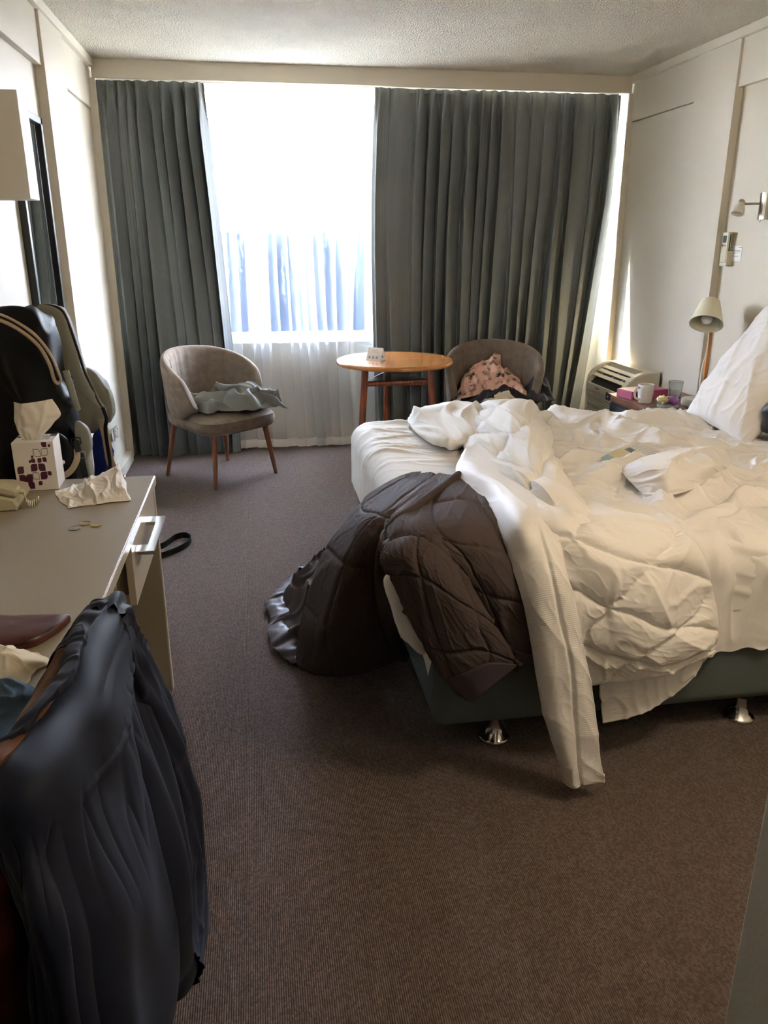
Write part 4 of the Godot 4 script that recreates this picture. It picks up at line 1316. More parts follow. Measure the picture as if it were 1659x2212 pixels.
# ---------------------------------------------------------------- beside the bed
func build_bedside() -> void:
	# air conditioner: a profile along z with a curved front top
	var a := thing("air_conditioner", "cream floor-standing air conditioner against the right wall by the curtain", "air conditioner", Vector3(2.49, 0, -4.935))
	var cream := mat(Color(0.83, 0.80, 0.72), 0.42)
	var dark := mat(Color(0.16, 0.155, 0.15), 0.6)
	var prof := PackedVector2Array([Vector2(0, 0.02), Vector2(-0.225, 0.02), Vector2(-0.24, 0.04), Vector2(-0.24, 0.49), Vector2(-0.232, 0.535), Vector2(-0.205, 0.575), Vector2(-0.165, 0.605), Vector2(-0.125, 0.622), Vector2(-0.09, 0.63), Vector2(0, 0.632)])
	for z in [-0.275, 0.262]:
		part("end_cap", extrude(prof, 0.035 if z < 0 else 0.06, 0.008), cream, a, Vector3(0, 0, z))
	var inner := PackedVector2Array([Vector2(0, 0.03), Vector2(-0.21, 0.03), Vector2(-0.225, 0.06), Vector2(-0.225, 0.47), Vector2(-0.165, 0.53), Vector2(-0.09, 0.56), Vector2(-0.085, 0.628), Vector2(0, 0.63)])
	part("casing", extrude(inner, 0.50), cream, a, Vector3(0, 0, -0.01))
	part("outlet_well", extrude(PackedVector2Array([Vector2(-0.224, 0.475), Vector2(-0.165, 0.532), Vector2(-0.09, 0.562), Vector2(-0.09, 0.57), Vector2(-0.168, 0.54), Vector2(-0.228, 0.482)]), 0.495), dark, a, Vector3(0, 0, -0.01))
	part("front_band", rbox(Vector3(0.012, 0.05, 0.50), 0.003, 1), cream, a, Vector3(-0.234, 0.468, -0.01))
	var slat := rbox(Vector3(0.030, 0.005, 0.495), 0.002, 1)
	for k in 3:
		var f := 0.22 + 0.28 * k
		part("louvre", slat, cream, a, Vector3(lerpf(-0.228, -0.10, f), lerpf(0.518, 0.612, pow(f, 0.75)), -0.01), Vector3(0, 0, 0.5))
	for z in [-0.17, 0.0, 0.14]:
		part("divider", box(Vector3(0.11, 0.005, 0.005)), cream, a, Vector3(-0.16, 0.572, z), Vector3(0, 0, 0.55))
	var bars := []
	for k in 42:
		bars.append([box(Vector3(0.008, 0.0055, 0.49)), at(-0.232, 0.055 + k * 0.0095, -0.01)])
	var g := part("grille", join(bars), cream, a)
	g.set_meta("kind", "stuff")
	part("badge", box(Vector3(0.001, 0.012, 0.07)), mat(Color(0.55, 0.54, 0.52), 0.4), a, Vector3(-0.2405, 0.47, -0.10))
	# nightstand
	var n := thing("nightstand", "dark bedside cabinet with a wooden top and metal corner plates", "nightstand", Vector3(2.02, 0, -4.11))
	var topw := wood(Color(0.36, 0.22, 0.13), Color(0.50, 0.32, 0.20), 61, Vector3(10, 10, 1.3), 0.35)
	part("top", rbox(Vector3(0.455, 0.036, 0.55), 0.003, 2), topw, n, Vector3(0.2275, 0.546, 0))
	part("cabinet", box(Vector3(0.42, 0.40, 0.51)), mat(Color(0.10, 0.10, 0.115), 0.5), n, Vector3(0.235, 0.328, 0))
	var dr := part("drawer", rbox(Vector3(0.016, 0.16, 0.48), 0.002, 1), mat(Color(0.11, 0.11, 0.125), 0.45), n, Vector3(0.019, 0.43, 0))
	part("knob", lathe([Vector2(0, 0.0), Vector2(0.006, 0.0), Vector2(0.006, 0.012), Vector2(0.013, 0.016), Vector2(0.012, 0.024), Vector2(0, 0.026)], 16), M.steel, dr, Vector3(-0.008, 0, 0), Vector3(0, 0, PI / 2))
	for z in [-0.23, 0.23]:
		for x in [0.05, 0.42]:
			part("leg", bar(Vector3(x, 0.13, z), Vector3(x, 0, z), 0.018, 0.013), M.black, n)
	for z in [-0.277, 0.277]:
		var plate := part("corner_plate", box(Vector3(0.06, 0.042, 0.003)), mat(Color(0.20, 0.20, 0.20), 0.4, 0.8), n, Vector3(0.03, 0.546, z * 0.998))
		part("corner_return", box(Vector3(0.003, 0.042, 0.06)), mat(Color(0.20, 0.20, 0.20), 0.4, 0.8), plate, Vector3(-0.0315, 0, -signf(z) * 0.03))
		part("rivet", lathe([Vector2(0, 0.003), Vector2(0.004, 0.002), Vector2(0.005, 0)], 10), M.steel, plate, Vector3(-0.033, 0, -signf(z) * 0.03), Vector3(0, 0, PI / 2))
	var ty := 0.5645
	# lamp with a wooden post and white cone shade
	var l := thing("bedside_lamp", "table lamp with a wooden post and tilted cream cone shade", "lamp", Vector3(2.395, ty, -3.985))
	part("base", lathe([Vector2(0, 0), Vector2(0.085, 0), Vector2(0.085, 0), Vector2(0.087, 0.015), Vector2(0.085, 0.032), Vector2(0.08, 0.036), Vector2(0.08, 0.036), Vector2(0, 0.036)], 40), M.white, l, Vector3(-0.04, 0, 0.03))
	part("post", rbox(Vector3(0.018, 0.535, 0.018), 0.003, 2), wood(Color(0.66, 0.42, 0.20), Color(0.80, 0.56, 0.32), 71), l, Vector3(0, 0.2675, 0))
	part("clamp", rbox(Vector3(0.03, 0.045, 0.028), 0.004, 2), M.white, l, Vector3(-0.004, 0.485, 0))
	var shade := part("shade", lathe([Vector2(0.046, 0.0), Vector2(0.048, -0.003), Vector2(0.086, -0.135), Vector2(0.086, -0.135), Vector2(0.083, -0.135), Vector2(0.083, -0.135), Vector2(0.044, -0.006), Vector2(0.0, -0.004), Vector2(0, 0), Vector2(0, 0), Vector2(0.046, 0)], 40), mat(Color(0.88, 0.86, 0.76), 0.45), l, Vector3(-0.030, 0.545, 0.012))
	var down := Vector3(-0.34, -0.80, 0.46).normalized()
	var sx := (-down).cross(Vector3.BACK).normalized()
	shade.basis = Basis(sx, -down, sx.cross(-down))
	part("bulb", lathe([Vector2(0, -0.135), Vector2(0.018, -0.13), Vector2(0.029, -0.112), Vector2(0.028, -0.095), Vector2(0.016, -0.065), Vector2(0.013, -0.02)], 24), mat(Color(0.9, 0.9, 0.88), 0.12), shade)
	part("cord", tube([Vector3(-0.03, 0.44, 0.01), Vector3(-0.016, 0.36, 0.014), Vector3(-0.02, 0.28, 0.018), Vector3(-0.036, 0.18, 0.02), Vector3(-0.032, 0.08, 0.02), Vector3(-0.03, 0.036, 0.02)], 0.0035, 8), M.white, l)
	# mug
	var mug := thing("mug", "plain white coffee mug on the bedside cabinet", "mug", Vector3(2.10, ty, -4.06), deg_to_rad(10))
	part("body", lathe([Vector2(0, 0), Vector2(0.032, 0), Vector2(0.036, 0.004), Vector2(0.042, 0.06), Vector2(0.044, 0.10), Vector2(0.0435, 0.102), Vector2(0.041, 0.10), Vector2(0.038, 0.05), Vector2(0.034, 0.008), Vector2(0, 0.007)], 40), mat(Color(0.9, 0.89, 0.87), 0.15), mug)
	part("handle", tube([Vector3(-0.040, 0.085, 0), Vector3(-0.062, 0.086, 0.002), Vector3(-0.074, 0.062, 0.003), Vector3(-0.066, 0.032, 0.002), Vector3(-0.038, 0.020, 0)], 0.0065, 10), mat(Color(0.9, 0.89, 0.87), 0.15), mug)
	# tumbler
	var gl := mat(Color(0.96, 0.98, 0.98, 0.06), 0.02)
	gl.refraction_enabled = true; gl.refraction_scale = 0.05
	gl.transparency = BaseMaterial3D.TRANSPARENCY_ALPHA
	solo("tumbler", lathe([Vector2(0, 0), Vector2(0.028, 0), Vector2(0.030, 0.003), Vector2(0.034, 0.05), Vector2(0.040, 0.108), Vector2(0.0395, 0.11), Vector2(0.038, 0.108), Vector2(0.0315, 0.05), Vector2(0.028, 0.014), Vector2(0, 0.012)], 36), gl, "clear glass tumbler with a faceted base behind the sweet wrappers", "glass", Vector3(2.285, ty, -4.08))
	# pink boxes behind the mug
	var b := thing("chocolate_box", "small pink and magenta box behind the white mug", "box", Vector3(2.17, ty, -4.235), deg_to_rad(14))
	part("carton", rbox(Vector3(0.26, 0.045, 0.13), 0.003, 1), mat(Color(0.66, 0.30, 0.42), 0.4), b, Vector3(0, 0.0225, 0))
	part("lid_panel", box(Vector3(0.13, 0.002, 0.126)), mat(Color(0.80, 0.56, 0.58), 0.4), b, Vector3(-0.06, 0.0462, 0))
	part("label_band", box(Vector3(0.12, 0.03, 0.002)), mat(Color(0.55, 0.10, 0.28), 0.4), b, Vector3(-0.06, 0.018, 0.0655))
	# dish with sweet wrappers
	solo("coaster", lathe([Vector2(0, 0), Vector2(0.052, 0), Vector2(0.056, 0.004), Vector2(0.056, 0.012), Vector2(0.053, 0.015), Vector2(0.053, 0.015), Vector2(0, 0.015)], 36), mat(Color(0.60, 0.61, 0.62), 0.5), "round grey coaster at the corner of the bedside cabinet", "coaster", Vector3(2.165, ty, -3.925))
	var wraps := [[2.140, -3.935, Color(0.86, 0.80, 0.62), 0.034, "crumpled gold foil wrapper on the grey coaster"], [2.187, -3.92, Color(0.66, 0.42, 0.68), 0.030, "crumpled lilac foil wrapper on the grey coaster"], [2.178, -3.95, Color(0.42, 0.18, 0.42), 0.022, "small dark purple wrapper behind the lilac one"]]
	for k in 3:
		var w: Array = wraps[k]
		solo("sweet_wrapper", crumple_ball(w[3], 17.0 * k + 3), mat(w[2], 0.3, 0.5), w[4], "wrapper", Vector3(w[0], ty + 0.015 + w[3] * 0.72, w[1]), Vector3.ZERO, "sweet wrappers on the coaster")

func crumple_ball(r: float, seedv: float) -> ArrayMesh:
	var V := PackedVector3Array(); var I := PackedInt32Array()
	var n := 22; var m := 12
	for j in m + 1:
		for i in n + 1:
			var a := TAU * (i % n) / n; var b := PI * j / m
			var d := Vector3(sin(b) * cos(a), cos(b), sin(b) * sin(a))
			var k := 1.0 + 0.5 * nz.get_noise_3d(d.x * 1.6 + seedv, d.y * 1.6, d.z * 1.6) - 0.35 * absf(nz.get_noise_3d(d.x * 3 + seedv, d.y * 3, d.z * 3))
			V.append(Vector3(d.x, d.y * 0.75, d.z) * r * k)
	quads(I, 0, n + 1, m + 1, true)
	return mk(V, I)

# ---------------------------------------------------------------- on the walls
func build_wall_things() -> void:
	var m := thing("wall_mirror", "tall black-framed mirror on the left wall, reflecting the curtain", "mirror", Vector3(WL, 0, -3.835))
	var fm := mat(Color(0.03, 0.03, 0.035), 0.3)
	var lo := 0.80; var hi := 1.925; var w := 0.47
	for z in [-w / 2 + 0.016, w / 2 - 0.016]:
		part("frame_side", rbox(Vector3(0.03, hi - lo, 0.032), 0.004, 2), fm, m, Vector3(0.015, (hi + lo) / 2, z))
	for y in [lo + 0.016, hi - 0.016]:
		part("frame_rail", rbox(Vector3(0.03, 0.032, w), 0.004, 2), fm, m, Vector3(0.015, y, 0))
	part("mirror_glass", box(Vector3(0.006, hi - lo - 0.05, w - 0.05)), mat(Color(0.92, 0.94, 0.94), 0.01, 1.0), m, Vector3(0.012, (hi + lo) / 2, 0))
	# box-shaped wall light, switched off
	var l := thing("wall_light", "white box-shaped wall light, unlit, high beside the mirror", "wall light", Vector3(WL, 1.71, -3.115))
	part("shade", rbox(Vector3(0.165, 0.335, 0.125), 0.003, 2), mat(Color(0.87, 0.855, 0.82), 0.55), l, Vector3(0.102, 0, 0))
	part("back_plate", rbox(Vector3(0.02, 0.12, 0.08), 0.003, 1), M.steel, l, Vector3(0.01, 0, 0))
	# power outlet near the curtain
	var o := thing("power_outlet", "white power outlet with a switch low on the left wall", "outlet", Vector3(-0.889, 0.30, -4.93))
	part("plate", rbox(Vector3(0.010, 0.075, 0.115), 0.003, 2), M.white, o, Vector3(0.005, 0, 0))
	for z in [-0.03, 0.03]:
		part("socket", box(Vector3(0.003, 0.028, 0.028)), mat(Color(0.8, 0.79, 0.76), 0.4), o, Vector3(0.0105, -0.008, z))
		part("switch", rbox(Vector3(0.006, 0.014, 0.008), 0.002, 1), M.white, o, Vector3(0.012, 0.022, z))
	# remote control in its holder
	var r := thing("remote_control", "cream air conditioner remote in a holder on the right wall", "remote", Vector3(WR, 1.37, -4.115))
	var pc: StandardMaterial3D = M.plastic_cream
	part("holder", rbox(Vector3(0.034, 0.075, 0.068), 0.004, 2), pc, r, Vector3(-0.017, -0.048, 0))
	var body := part("body", rbox(Vector3(0.024, 0.155, 0.056), 0.006, 2), pc, r, Vector3(-0.026, 0.008, 0))
	part("screen", box(Vector3(0.001, 0.036, 0.034)), mat(Color(0.36, 0.44, 0.40), 0.2), body, Vector3(-0.0125, 0.042, 0))
	part("button", box(Vector3(0.002, 0.012, 0.010)), mat(Color(0.55, 0.25, 0.22), 0.5), body, Vector3(-0.0128, 0.010, -0.012))
	part("button", box(Vector3(0.002, 0.010, 0.014)), mat(Color(0.6, 0.58, 0.52), 0.5), body, Vector3(-0.0128, 0.010, 0.010))
	part("side_slot", box(Vector3(0.006, 0.09, 0.001)), M.black, body, Vector3(0.002, 0.02, 0.0282))
	# notice
	var paper := mat(Color.WHITE, 0.6)
	paper.albedo_texture = picture(64, 64, func(x: int, y: int):
		if y > 4 and y < 7 and (x < 16 or x > 44): return Color(0.35, 0.35, 0.37)
		var line := y / 6
		if y > 14 and y % 6 < 2 and x > 5 and x < [58, 50, 20, 56, 56, 40, 0, 48, 0, 0, 0][line] and line < 9: return Color(0.5, 0.5, 0.52)
		return Color(0.90, 0.90, 0.88))
	var P := PackedVector3Array([Vector3(0, 0.038, -0.055), Vector3(0, 0.038, 0.055), Vector3(0, -0.038, -0.055), Vector3(0, -0.038, 0.055)])
	solo("notice", sheet_mesh(P, 2, 2, 0.001), paper, "small printed notice stuck beside the remote control holder", "notice", Vector3(WR - 0.0025, 1.348, -4.058))
	# reading lamp
	var s := thing("reading_light", "brushed steel wall reading light with a small frosted glass shade", "wall light", Vector3(WR - 0.02, 1.57, -3.775))
	part("wall_plate", lathe_strip(0.055, 0.125), M.steel, s, Vector3(-0.012, 0, 0))
	part("arm", bar(Vector3(-0.05, 0.012, -0.02), Vector3(-0.12, 0.012, -0.065), 0.0055, 0.0055), M.steel, s)
	part("collar", bar(Vector3(-0.118, 0.022, -0.066), Vector3(-0.136, 0.004, -0.055), 0.017, 0.013), M.steel, s)
	var frost := mat(Color(0.94, 0.93, 0.88), 0.35)
	frost.backlight_enabled = true; frost.backlight = Color(0.6, 0.6, 0.58)
	var sh := part("glass_shade", lathe([Vector2(0.013, 0.0), Vector2(0.022, -0.012), Vector2(0.029, -0.035), Vector2(0.031, -0.058), Vector2(0.029, -0.058), Vector2(0.027, -0.035), Vector2(0.020, -0.013), Vector2(0.012, -0.003)], 28), frost, s, Vector3(-0.128, 0.018, -0.06), Vector3(-0.25, 0, -0.35))
	part("bulb", lathe([Vector2(0.006, -0.005), Vector2(0.008, -0.03), Vector2(0.006, -0.042), Vector2(0, -0.045)], 14), M.white, sh)
	part("switch_cord", bar(Vector3(-0.03, -0.055, -0.03), Vector3(-0.03, -0.073, -0.032), 0.0015, 0.0015, 6), M.black, s)

# a plate with a half-round front: half width w, half height h/2
func lathe_strip(w: float, h: float) -> ArrayMesh:
	var poly := PackedVector2Array()
	for k in 13:
		var a := PI * k / 12
		poly.append(Vector2(cos(a) * w, sin(a) * 0.045))
	var m := extrude(poly, h, 0.001)
	return join([[m, Transform3D(Basis(Vector3(0, 0, -1), Vector3(-1, 0, 0), Vector3(0, 1, 0)), Vector3.ZERO)]])

# ---------------------------------------------------------------- luggage at the far end of the desk
func build_luggage() -> void:
	var blackc := cloth(Color(0.055, 0.057, 0.065), M.weave, 60, 0.012, 0.55)
	var greyc := cloth(Color(0.50, 0.50, 0.46), M.weave, 60, 0.012, 0.7)
	var beige := mat(Color(0.70, 0.62, 0.53), 0.6)
	var rack := thing("luggage_rack", "low wooden luggage rack holding the backpack, behind the desk", "luggage rack", Vector3(-0.70, 0, -2.68))
	var wd := wood(Color(0.30, 0.19, 0.12), Color(0.42, 0.27, 0.17), 81)
	part("top_board", rbox(Vector3(0.40, 0.03, 0.50), 0.004, 1), wd, rack, Vector3(-0.005, 0.575, 0))
	for x in [-0.17, 0.15]:
		for z in [-0.21, 0.21]:
			part("leg", box(Vector3(0.035, 0.56, 0.035)), wd, rack, Vector3(x, 0.28, z))
	var b := thing("backpack", "large black and grey travel backpack with a beige zip, standing behind the desk", "backpack", Vector3(0, 0, 0))
	var bo := curve2([Vector2(-0.868, 1.085), Vector2(-0.843, 1.181), Vector2(-0.765, 1.218), Vector2(-0.686, 1.215), Vector2(-0.637, 1.178), Vector2(-0.617, 1.122), Vector2(-0.616, 1.022), Vector2(-0.597, 0.949), Vector2(-0.582, 0.859), Vector2(-0.590, 0.752), Vector2(-0.605, 0.65), Vector2(-0.66, 0.594), Vector2(-0.80, 0.594), Vector2(-0.868, 0.65), Vector2(-0.875, 0.885)])
	part("main_body", puffy(bo, 0.13, 0.10, 18, 0.02, 3.0), blackc, b, Vector3(0, 0, -2.63))
	var go := curve2([Vector2(-0.756, 1.168), Vector2(-0.701, 1.203), Vector2(-0.658, 1.211), Vector2(-0.617, 1.195), Vector2(-0.599, 1.143), Vector2(-0.581, 1.053), Vector2(-0.571, 1.0), Vector2(-0.552, 0.938), Vector2(-0.536, 0.89), Vector2(-0.517, 0.853), Vector2(-0.526, 0.814), Vector2(-0.56, 0.793), Vector2(-0.60, 0.797), Vector2(-0.645, 0.791), Vector2(-0.712, 0.849), Vector2(-0.764, 1.005)])
	var shell := part("back_panel", puffy(go, 0.035, 0.09, 14, 0.012, 8.0), greyc, b, Vector3(0, 0, -2.765))
	var pipe := PackedVector3Array()
	for p in go: pipe.append(Vector3(p.x, p.y, 0.012))
	pipe.append(pipe[0])
	part("piping", sweep(pipe, ring(0.0045, 8)), M.black, shell)
	var pocket := curve2([Vector2(-0.60, 0.98), Vector2(-0.56, 0.99), Vector2(-0.535, 0.95), Vector2(-0.515, 0.88), Vector2(-0.512, 0.83), Vector2(-0.54, 0.80), Vector2(-0.58, 0.81)])
	part("side_pocket", puffy(pocket, 0.03, 0.05, 10, 0.012, 4.0), greyc, b, Vector3(0.004, 0, -2.83))
	var zipl := [Vector3(-0.80, 1.228, -2.52), Vector3(-0.732, 1.212, -2.50), Vector3(-0.688, 1.193, -2.49), Vector3(-0.639, 1.158, -2.485), Vector3(-0.608, 1.105, -2.50), Vector3(-0.598, 1.049, -2.53), Vector3(-0.596, 1.014, -2.55), Vector3(-0.603, 1.001, -2.55), Vector3(-0.611, 1.013, -2.54), Vector3(-0.612, 1.066, -2.51), Vector3(-0.630, 1.124, -2.485), Vector3(-0.676, 1.170, -2.48), Vector3(-0.731, 1.198, -2.49), Vector3(-0.80, 1.213, -2.51)]
	for k in zipl.size(): zipl[k] += Vector3(-0.004, -0.006, 0.012)
	part("zip_trim", tube(zipl, 0.0055, 8, 6), beige, b)
	var zfill := []
	for k in 7: zfill.append((zipl[k] + zipl[13 - k]) / 2)
	part("zip", sweep(smooth(zfill, 5), PackedVector2Array([Vector2(-0.006, -0.002), Vector2(0.006, -0.002), Vector2(0.006, 0.002), Vector2(-0.006, 0.002)]), Vector3.BACK), M.rubber, b)
	part("grab_strap", sweep(smooth([Vector3(-0.584, 1.03, -2.55), Vector3(-0.573, 0.989, -2.535), Vector3(-0.566, 0.946, -2.535), Vector3(-0.563, 0.908, -2.55)]), ring(0.011, 8, 0.006)), greyc, b)
	var lower := curve2([Vector2(-0.568, 0.869), Vector2(-0.535, 0.852), Vector2(-0.528, 0.797), Vector2(-0.540, 0.765), Vector2(-0.535, 0.69), Vector2(-0.54, 0.61), Vector2(-0.60, 0.60), Vector2(-0.585, 0.70), Vector2(-0.575, 0.80)])
	part("hip_belt", puffy(lower, 0.03, 0.04, 10, 0.01, 6.0), greyc, b, Vector3(0, 0, -2.53))
	var flap := curve2([Vector2(-0.74, 0.88), Vector2(-0.62, 0.86), Vector2(-0.575, 0.82), Vector2(-0.575, 0.77), Vector2(-0.60, 0.735), Vector2(-0.66, 0.722), Vector2(-0.74, 0.72)])
	part("pocket_flap", puffy(flap, 0.015, 0.012, 8, 0.006, 7.0), blackc, b, Vector3(0, 0, -2.485))
	part("flap_trim", sweep(smooth([Vector3(-0.72, 0.712, -2.475), Vector3(-0.66, 0.712, -2.47), Vector3(-0.60, 0.726, -2.47), Vector3(-0.569, 0.764, -2.475), Vector3(-0.565, 0.80, -2.485)]), PackedVector2Array([Vector2(-0.009, -0.003), Vector2(0.009, -0.003), Vector2(0.009, 0.003), Vector2(-0.009, 0.003)]), Vector3.BACK), beige, b)
	part("snap_button", lathe([Vector2(0, 0.006), Vector2(0.005, 0.005), Vector2(0.007, 0.001), Vector2(0.007, 0)], 20), M.white, b, Vector3(-0.607, 0.765, -2.466), Vector3(PI / 2, 0, 0))
	for p in [Vector3(-0.563, 0.826, -2.478), Vector3(-0.556, 0.781, -2.482)]:
		var bk := part("buckle", frame_mesh(0.026, 0.020, 0.004), M.chrome if p.y < 0.8 else M.black, b, p, Vector3(0, 0.3, 0.1))
		part("web_strap", rbox(Vector3(0.018, 0.075, 0.004), 0.001, 1), M.black, bk, Vector3(0, -0.035, -0.003))
	part("shoulder_strap", sweep(smooth([Vector3(-0.516, 0.886, -2.70), Vector3(-0.506, 0.849, -2.69), Vector3(-0.513, 0.818, -2.69), Vector3(-0.511, 0.765, -2.68), Vector3(-0.509, 0.70, -2.68), Vector3(-0.512, 0.60, -2.67)]), PackedVector2Array([Vector2(-0.006, -0.0015), Vector2(0.006, -0.0015), Vector2(0.006, 0.0015), Vector2(-0.006, 0.0015)]), Vector3.BACK), M.black, b)
	part("tail_strap", sweep(smooth([Vector3(-0.528, 0.843, -2.72), Vector3(-0.519, 0.774, -2.715), Vector3(-0.512, 0.696, -2.705), Vector3(-0.484, 0.640, -2.70), Vector3(-0.470, 0.60, -2.70)]), PackedVector2Array([Vector2(-0.013, -0.0015), Vector2(0.013, -0.0015), Vector2(0.013, 0.0015), Vector2(-0.013, 0.0015)]), Vector3.BACK), beige, b)
	var bl := curve2([Vector2(-0.555, 0.80), Vector2(-0.53, 0.80), Vector2(-0.508, 0.72), Vector2(-0.500, 0.64), Vector2(-0.505, 0.592), Vector2(-0.56, 0.592), Vector2(-0.575, 0.70)])
	solo("blue_cloth", puffy(bl, 0.015, 0.02, 10, 0.02, 9.0), cloth(Color(0.13, 0.19, 0.42), M.weave, 80, 0.01, 0.9), "bright blue cloth tucked behind the backpack", "cloth", Vector3(0, 0, -2.755))
	# black strap lying in a loop on the carpet
	solo("carry_strap", sweep(smooth([Vector3(-0.56, 0.016, -3.66), Vector3(-0.50, 0.016, -3.69), Vector3(-0.45, 0.016, -3.80), Vector3(-0.40, 0.016, -3.82), Vector3(-0.372, 0.016, -3.76), Vector3(-0.40, 0.016, -3.66), Vector3(-0.49, 0.016, -3.56), Vector3(-0.56, 0.016, -3.52)], 10), PackedVector2Array([Vector2(-0.001, -0.015), Vector2(0.001, -0.015), Vector2(0.001, 0.015), Vector2(-0.001, 0.015)])), M.black, "black webbing strap lying in a loop on the carpet", "strap")

func frame_mesh(w: float, h: float, t: float) -> ArrayMesh:
	return join([[box(Vector3(w, t, t)), at(0, h / 2, 0)], [box(Vector3(w, t, t)), at(0, -h / 2, 0)], [box(Vector3(t, h, t)), at(-w / 2, 0, 0)], [box(Vector3(t, h, t)), at(w / 2, 0, 0)]])

# ---------------------------------------------------------------- on the desk
func petal(p: Vector2, c: Vector2, r: float, flip: bool) -> float:
	# a leaf: square with two round and two pointed corners; negative inside
	var q := p - c
	if flip: q.x = -q.x
	var d := maxf(absf(q.x), absf(q.y)) - r
	if q.x * q.y < 0:
		var k := Vector2(maxf(absf(q.x) - r * 0.25, 0), maxf(absf(q.y) - r * 0.25, 0))
		d = maxf(d, k.length() - r * 0.75)
	return d

func build_desk_things() -> void:
	var y := 0.7455
	# tissue box: petals printed on the front
	var leaves := [[0.17, 0.36, 0.072, false, true], [0.19, 0.20, 0.075, true, true], [0.34, 0.20, 0.075, false, true], [0.36, 0.06, 0.072, true, true], [0.47, 0.40, 0.072, false, true], [0.64, 0.40, 0.075, true, true], [0.49, 0.235, 0.065, true, false], [0.66, 0.235, 0.075, false, true], [0.56, 0.09, 0.042, false, true], [0.47, 0.535, 0.042, true, true], [0.61, 0.535, 0.045, false, true], [0.72, 0.545, 0.045, true, true], [0.40, 0.52, 0.028, false, true], [0.46, 0.61, 0.026, false, true], [0.57, 0.68, 0.070, true, false], [0.74, 0.69, 0.068, false, false], [0.75, 0.84, 0.055, true, true], [0.86, 0.81, 0.026, false, true], [0.79, 0.275, 0.042, true, true]]
	var pr := picture(160, 200, func(px: int, py: int):
		var p := Vector2((px / 160.0 - 0.5) / 1.12 + 0.5, (1.0 - py / 200.0 - 0.45) / 1.08 + 0.42)
		for e in leaves:
			var d := petal(Vector2(p.x, p.y), Vector2(e[0], e[1] + 0.05), e[2], e[3])
			if e[4] and d < 0: return Color(0.32, 0.10, 0.22)
			if not e[4] and absf(d) < 0.006: return Color(0.50, 0.42, 0.44)
		return Color(0.90, 0.885, 0.865))
	var tb := thing("tissue_box", "white cube tissue box printed with purple petals on the desk", "tissue box", Vector3(-0.627, y, -2.287), deg_to_rad(3))
	var card := mat(Color(0.90, 0.885, 0.865), 0.5)
	var w := 0.108; var h := 0.138
	part("carton", rbox(Vector3(w, h, 0.10), 0.0015, 1), card, tb, Vector3(0, h / 2, 0))
	var pm := mat(Color.WHITE, 0.5)
	pm.albedo_texture = pr
	var P := PackedVector3Array([Vector3(-w / 2 + 0.001, h - 0.001, 0), Vector3(w / 2 - 0.001, h - 0.001, 0), Vector3(-w / 2 + 0.001, 0.001, 0), Vector3(w / 2 - 0.001, 0.001, 0)])
	part("printed_front", grid_mesh(P, 2, 2), pm, tb, Vector3(0, 0, 0.0505))
	var purple := mat(Color(0.30, 0.11, 0.22), 0.5)
	part("printed_band", box(Vector3(0.030, 0.0008, 0.012)), purple, tb, Vector3(-0.037, h + 0.0004, -0.02))
	part("printed_band", box(Vector3(0.018, 0.0008, 0.03)), purple, tb, Vector3(0.043, h + 0.0004, -0.03))
	var film := mat(Color(0.95, 0.96, 0.97, 0.25), 0.1)
	film.transparency = BaseMaterial3D.TRANSPARENCY_ALPHA
	var n := 30
	P = PackedVector3Array()
	for j in n:
		for i in n:
			var u := float(i) / (n - 1) - 0.5; var v := float(j) / (n - 1) - 0.5
			P.append(Vector3(u * 0.07, 0.004 * crease(u * 4, v * 5), v * 0.05))
	part("plastic_slot", grid_mesh(P, n, n), film, tb, Vector3(0.005, h + 0.001, 0.005))
	var paper := mat(Color(0.93, 0.91, 0.875), 0.95)
	paper.backlight_enabled = true; paper.backlight = Color(0.3, 0.28, 0.25)
	var rows := [
		[Vector3(-0.045, 0.235, -0.03), Vector3(-0.02, 0.238, 0.01), Vector3(0.02, 0.242, 0.012), Vector3(0.058, 0.246, 0.0)],
		[Vector3(-0.05, 0.20, -0.02), Vector3(-0.02, 0.20, 0.018), Vector3(0.025, 0.21, 0.022), Vector3(0.075, 0.205, 0.0)],
		[Vector3(-0.045, 0.165, 0.0), Vector3(-0.02, 0.165, 0.02), Vector3(0.015, 0.17, 0.02), Vector3(0.055, 0.18, 0.005)],
		[Vector3(-0.03, 0.138, 0.005), Vector3(-0.015, 0.137, 0.014), Vector3(0.0, 0.137, 0.014), Vector3(0.015, 0.138, 0.005)]]
	P = surf(rows, 50, 50)
	P = displace(P, 50, 50, func(u: float, v: float, p: Vector3) -> float: return 0.005 * crease(u * 1.6 + v * 0.5, v * 0.8) + 0.002 * n2(u * 4, v * 4))
	part("tissue", sheet_mesh(P, 50, 50, 0.0008), paper, tb)
	# used tissue spread on the desk
	n = 90
	P = PackedVector3Array()
	for j in n:
		for i in n:
			var u := float(i) / (n - 1); var v := float(j) / (n - 1)
			var a := Vector2(-0.577, -2.225).lerp(Vector2(-0.425, -2.375), u); var b := Vector2(-0.515, -2.06).lerp(Vector2(-0.352, -2.095), u)
			var q := a.lerp(b, v) + Vector2(0.010 * n2(u * 2, v * 2), 0.010 * n2(u * 2 + 7, v * 2))
			var right := sstep(0.42, 0.52, u)
			var up := 0.010 * crease(u * 2.2 + v, v * 2.4) + 0.003 * crease(u * 6, v * 6) + right * (0.012 + 0.022 * (1 - v) * sstep(0.5, 0.9, u)) + 0.012 * exp(-pow((u - 0.46) / 0.03, 2.0))
			up *= 0.15 + 0.85 * sstep(0, 0.07, u) * sstep(0, 0.05, 1 - u) * sstep(0, 0.08, v) * sstep(0, 0.08, 1 - v)
			P.append(Vector3(q.x, y + 0.001 + up, q.y))
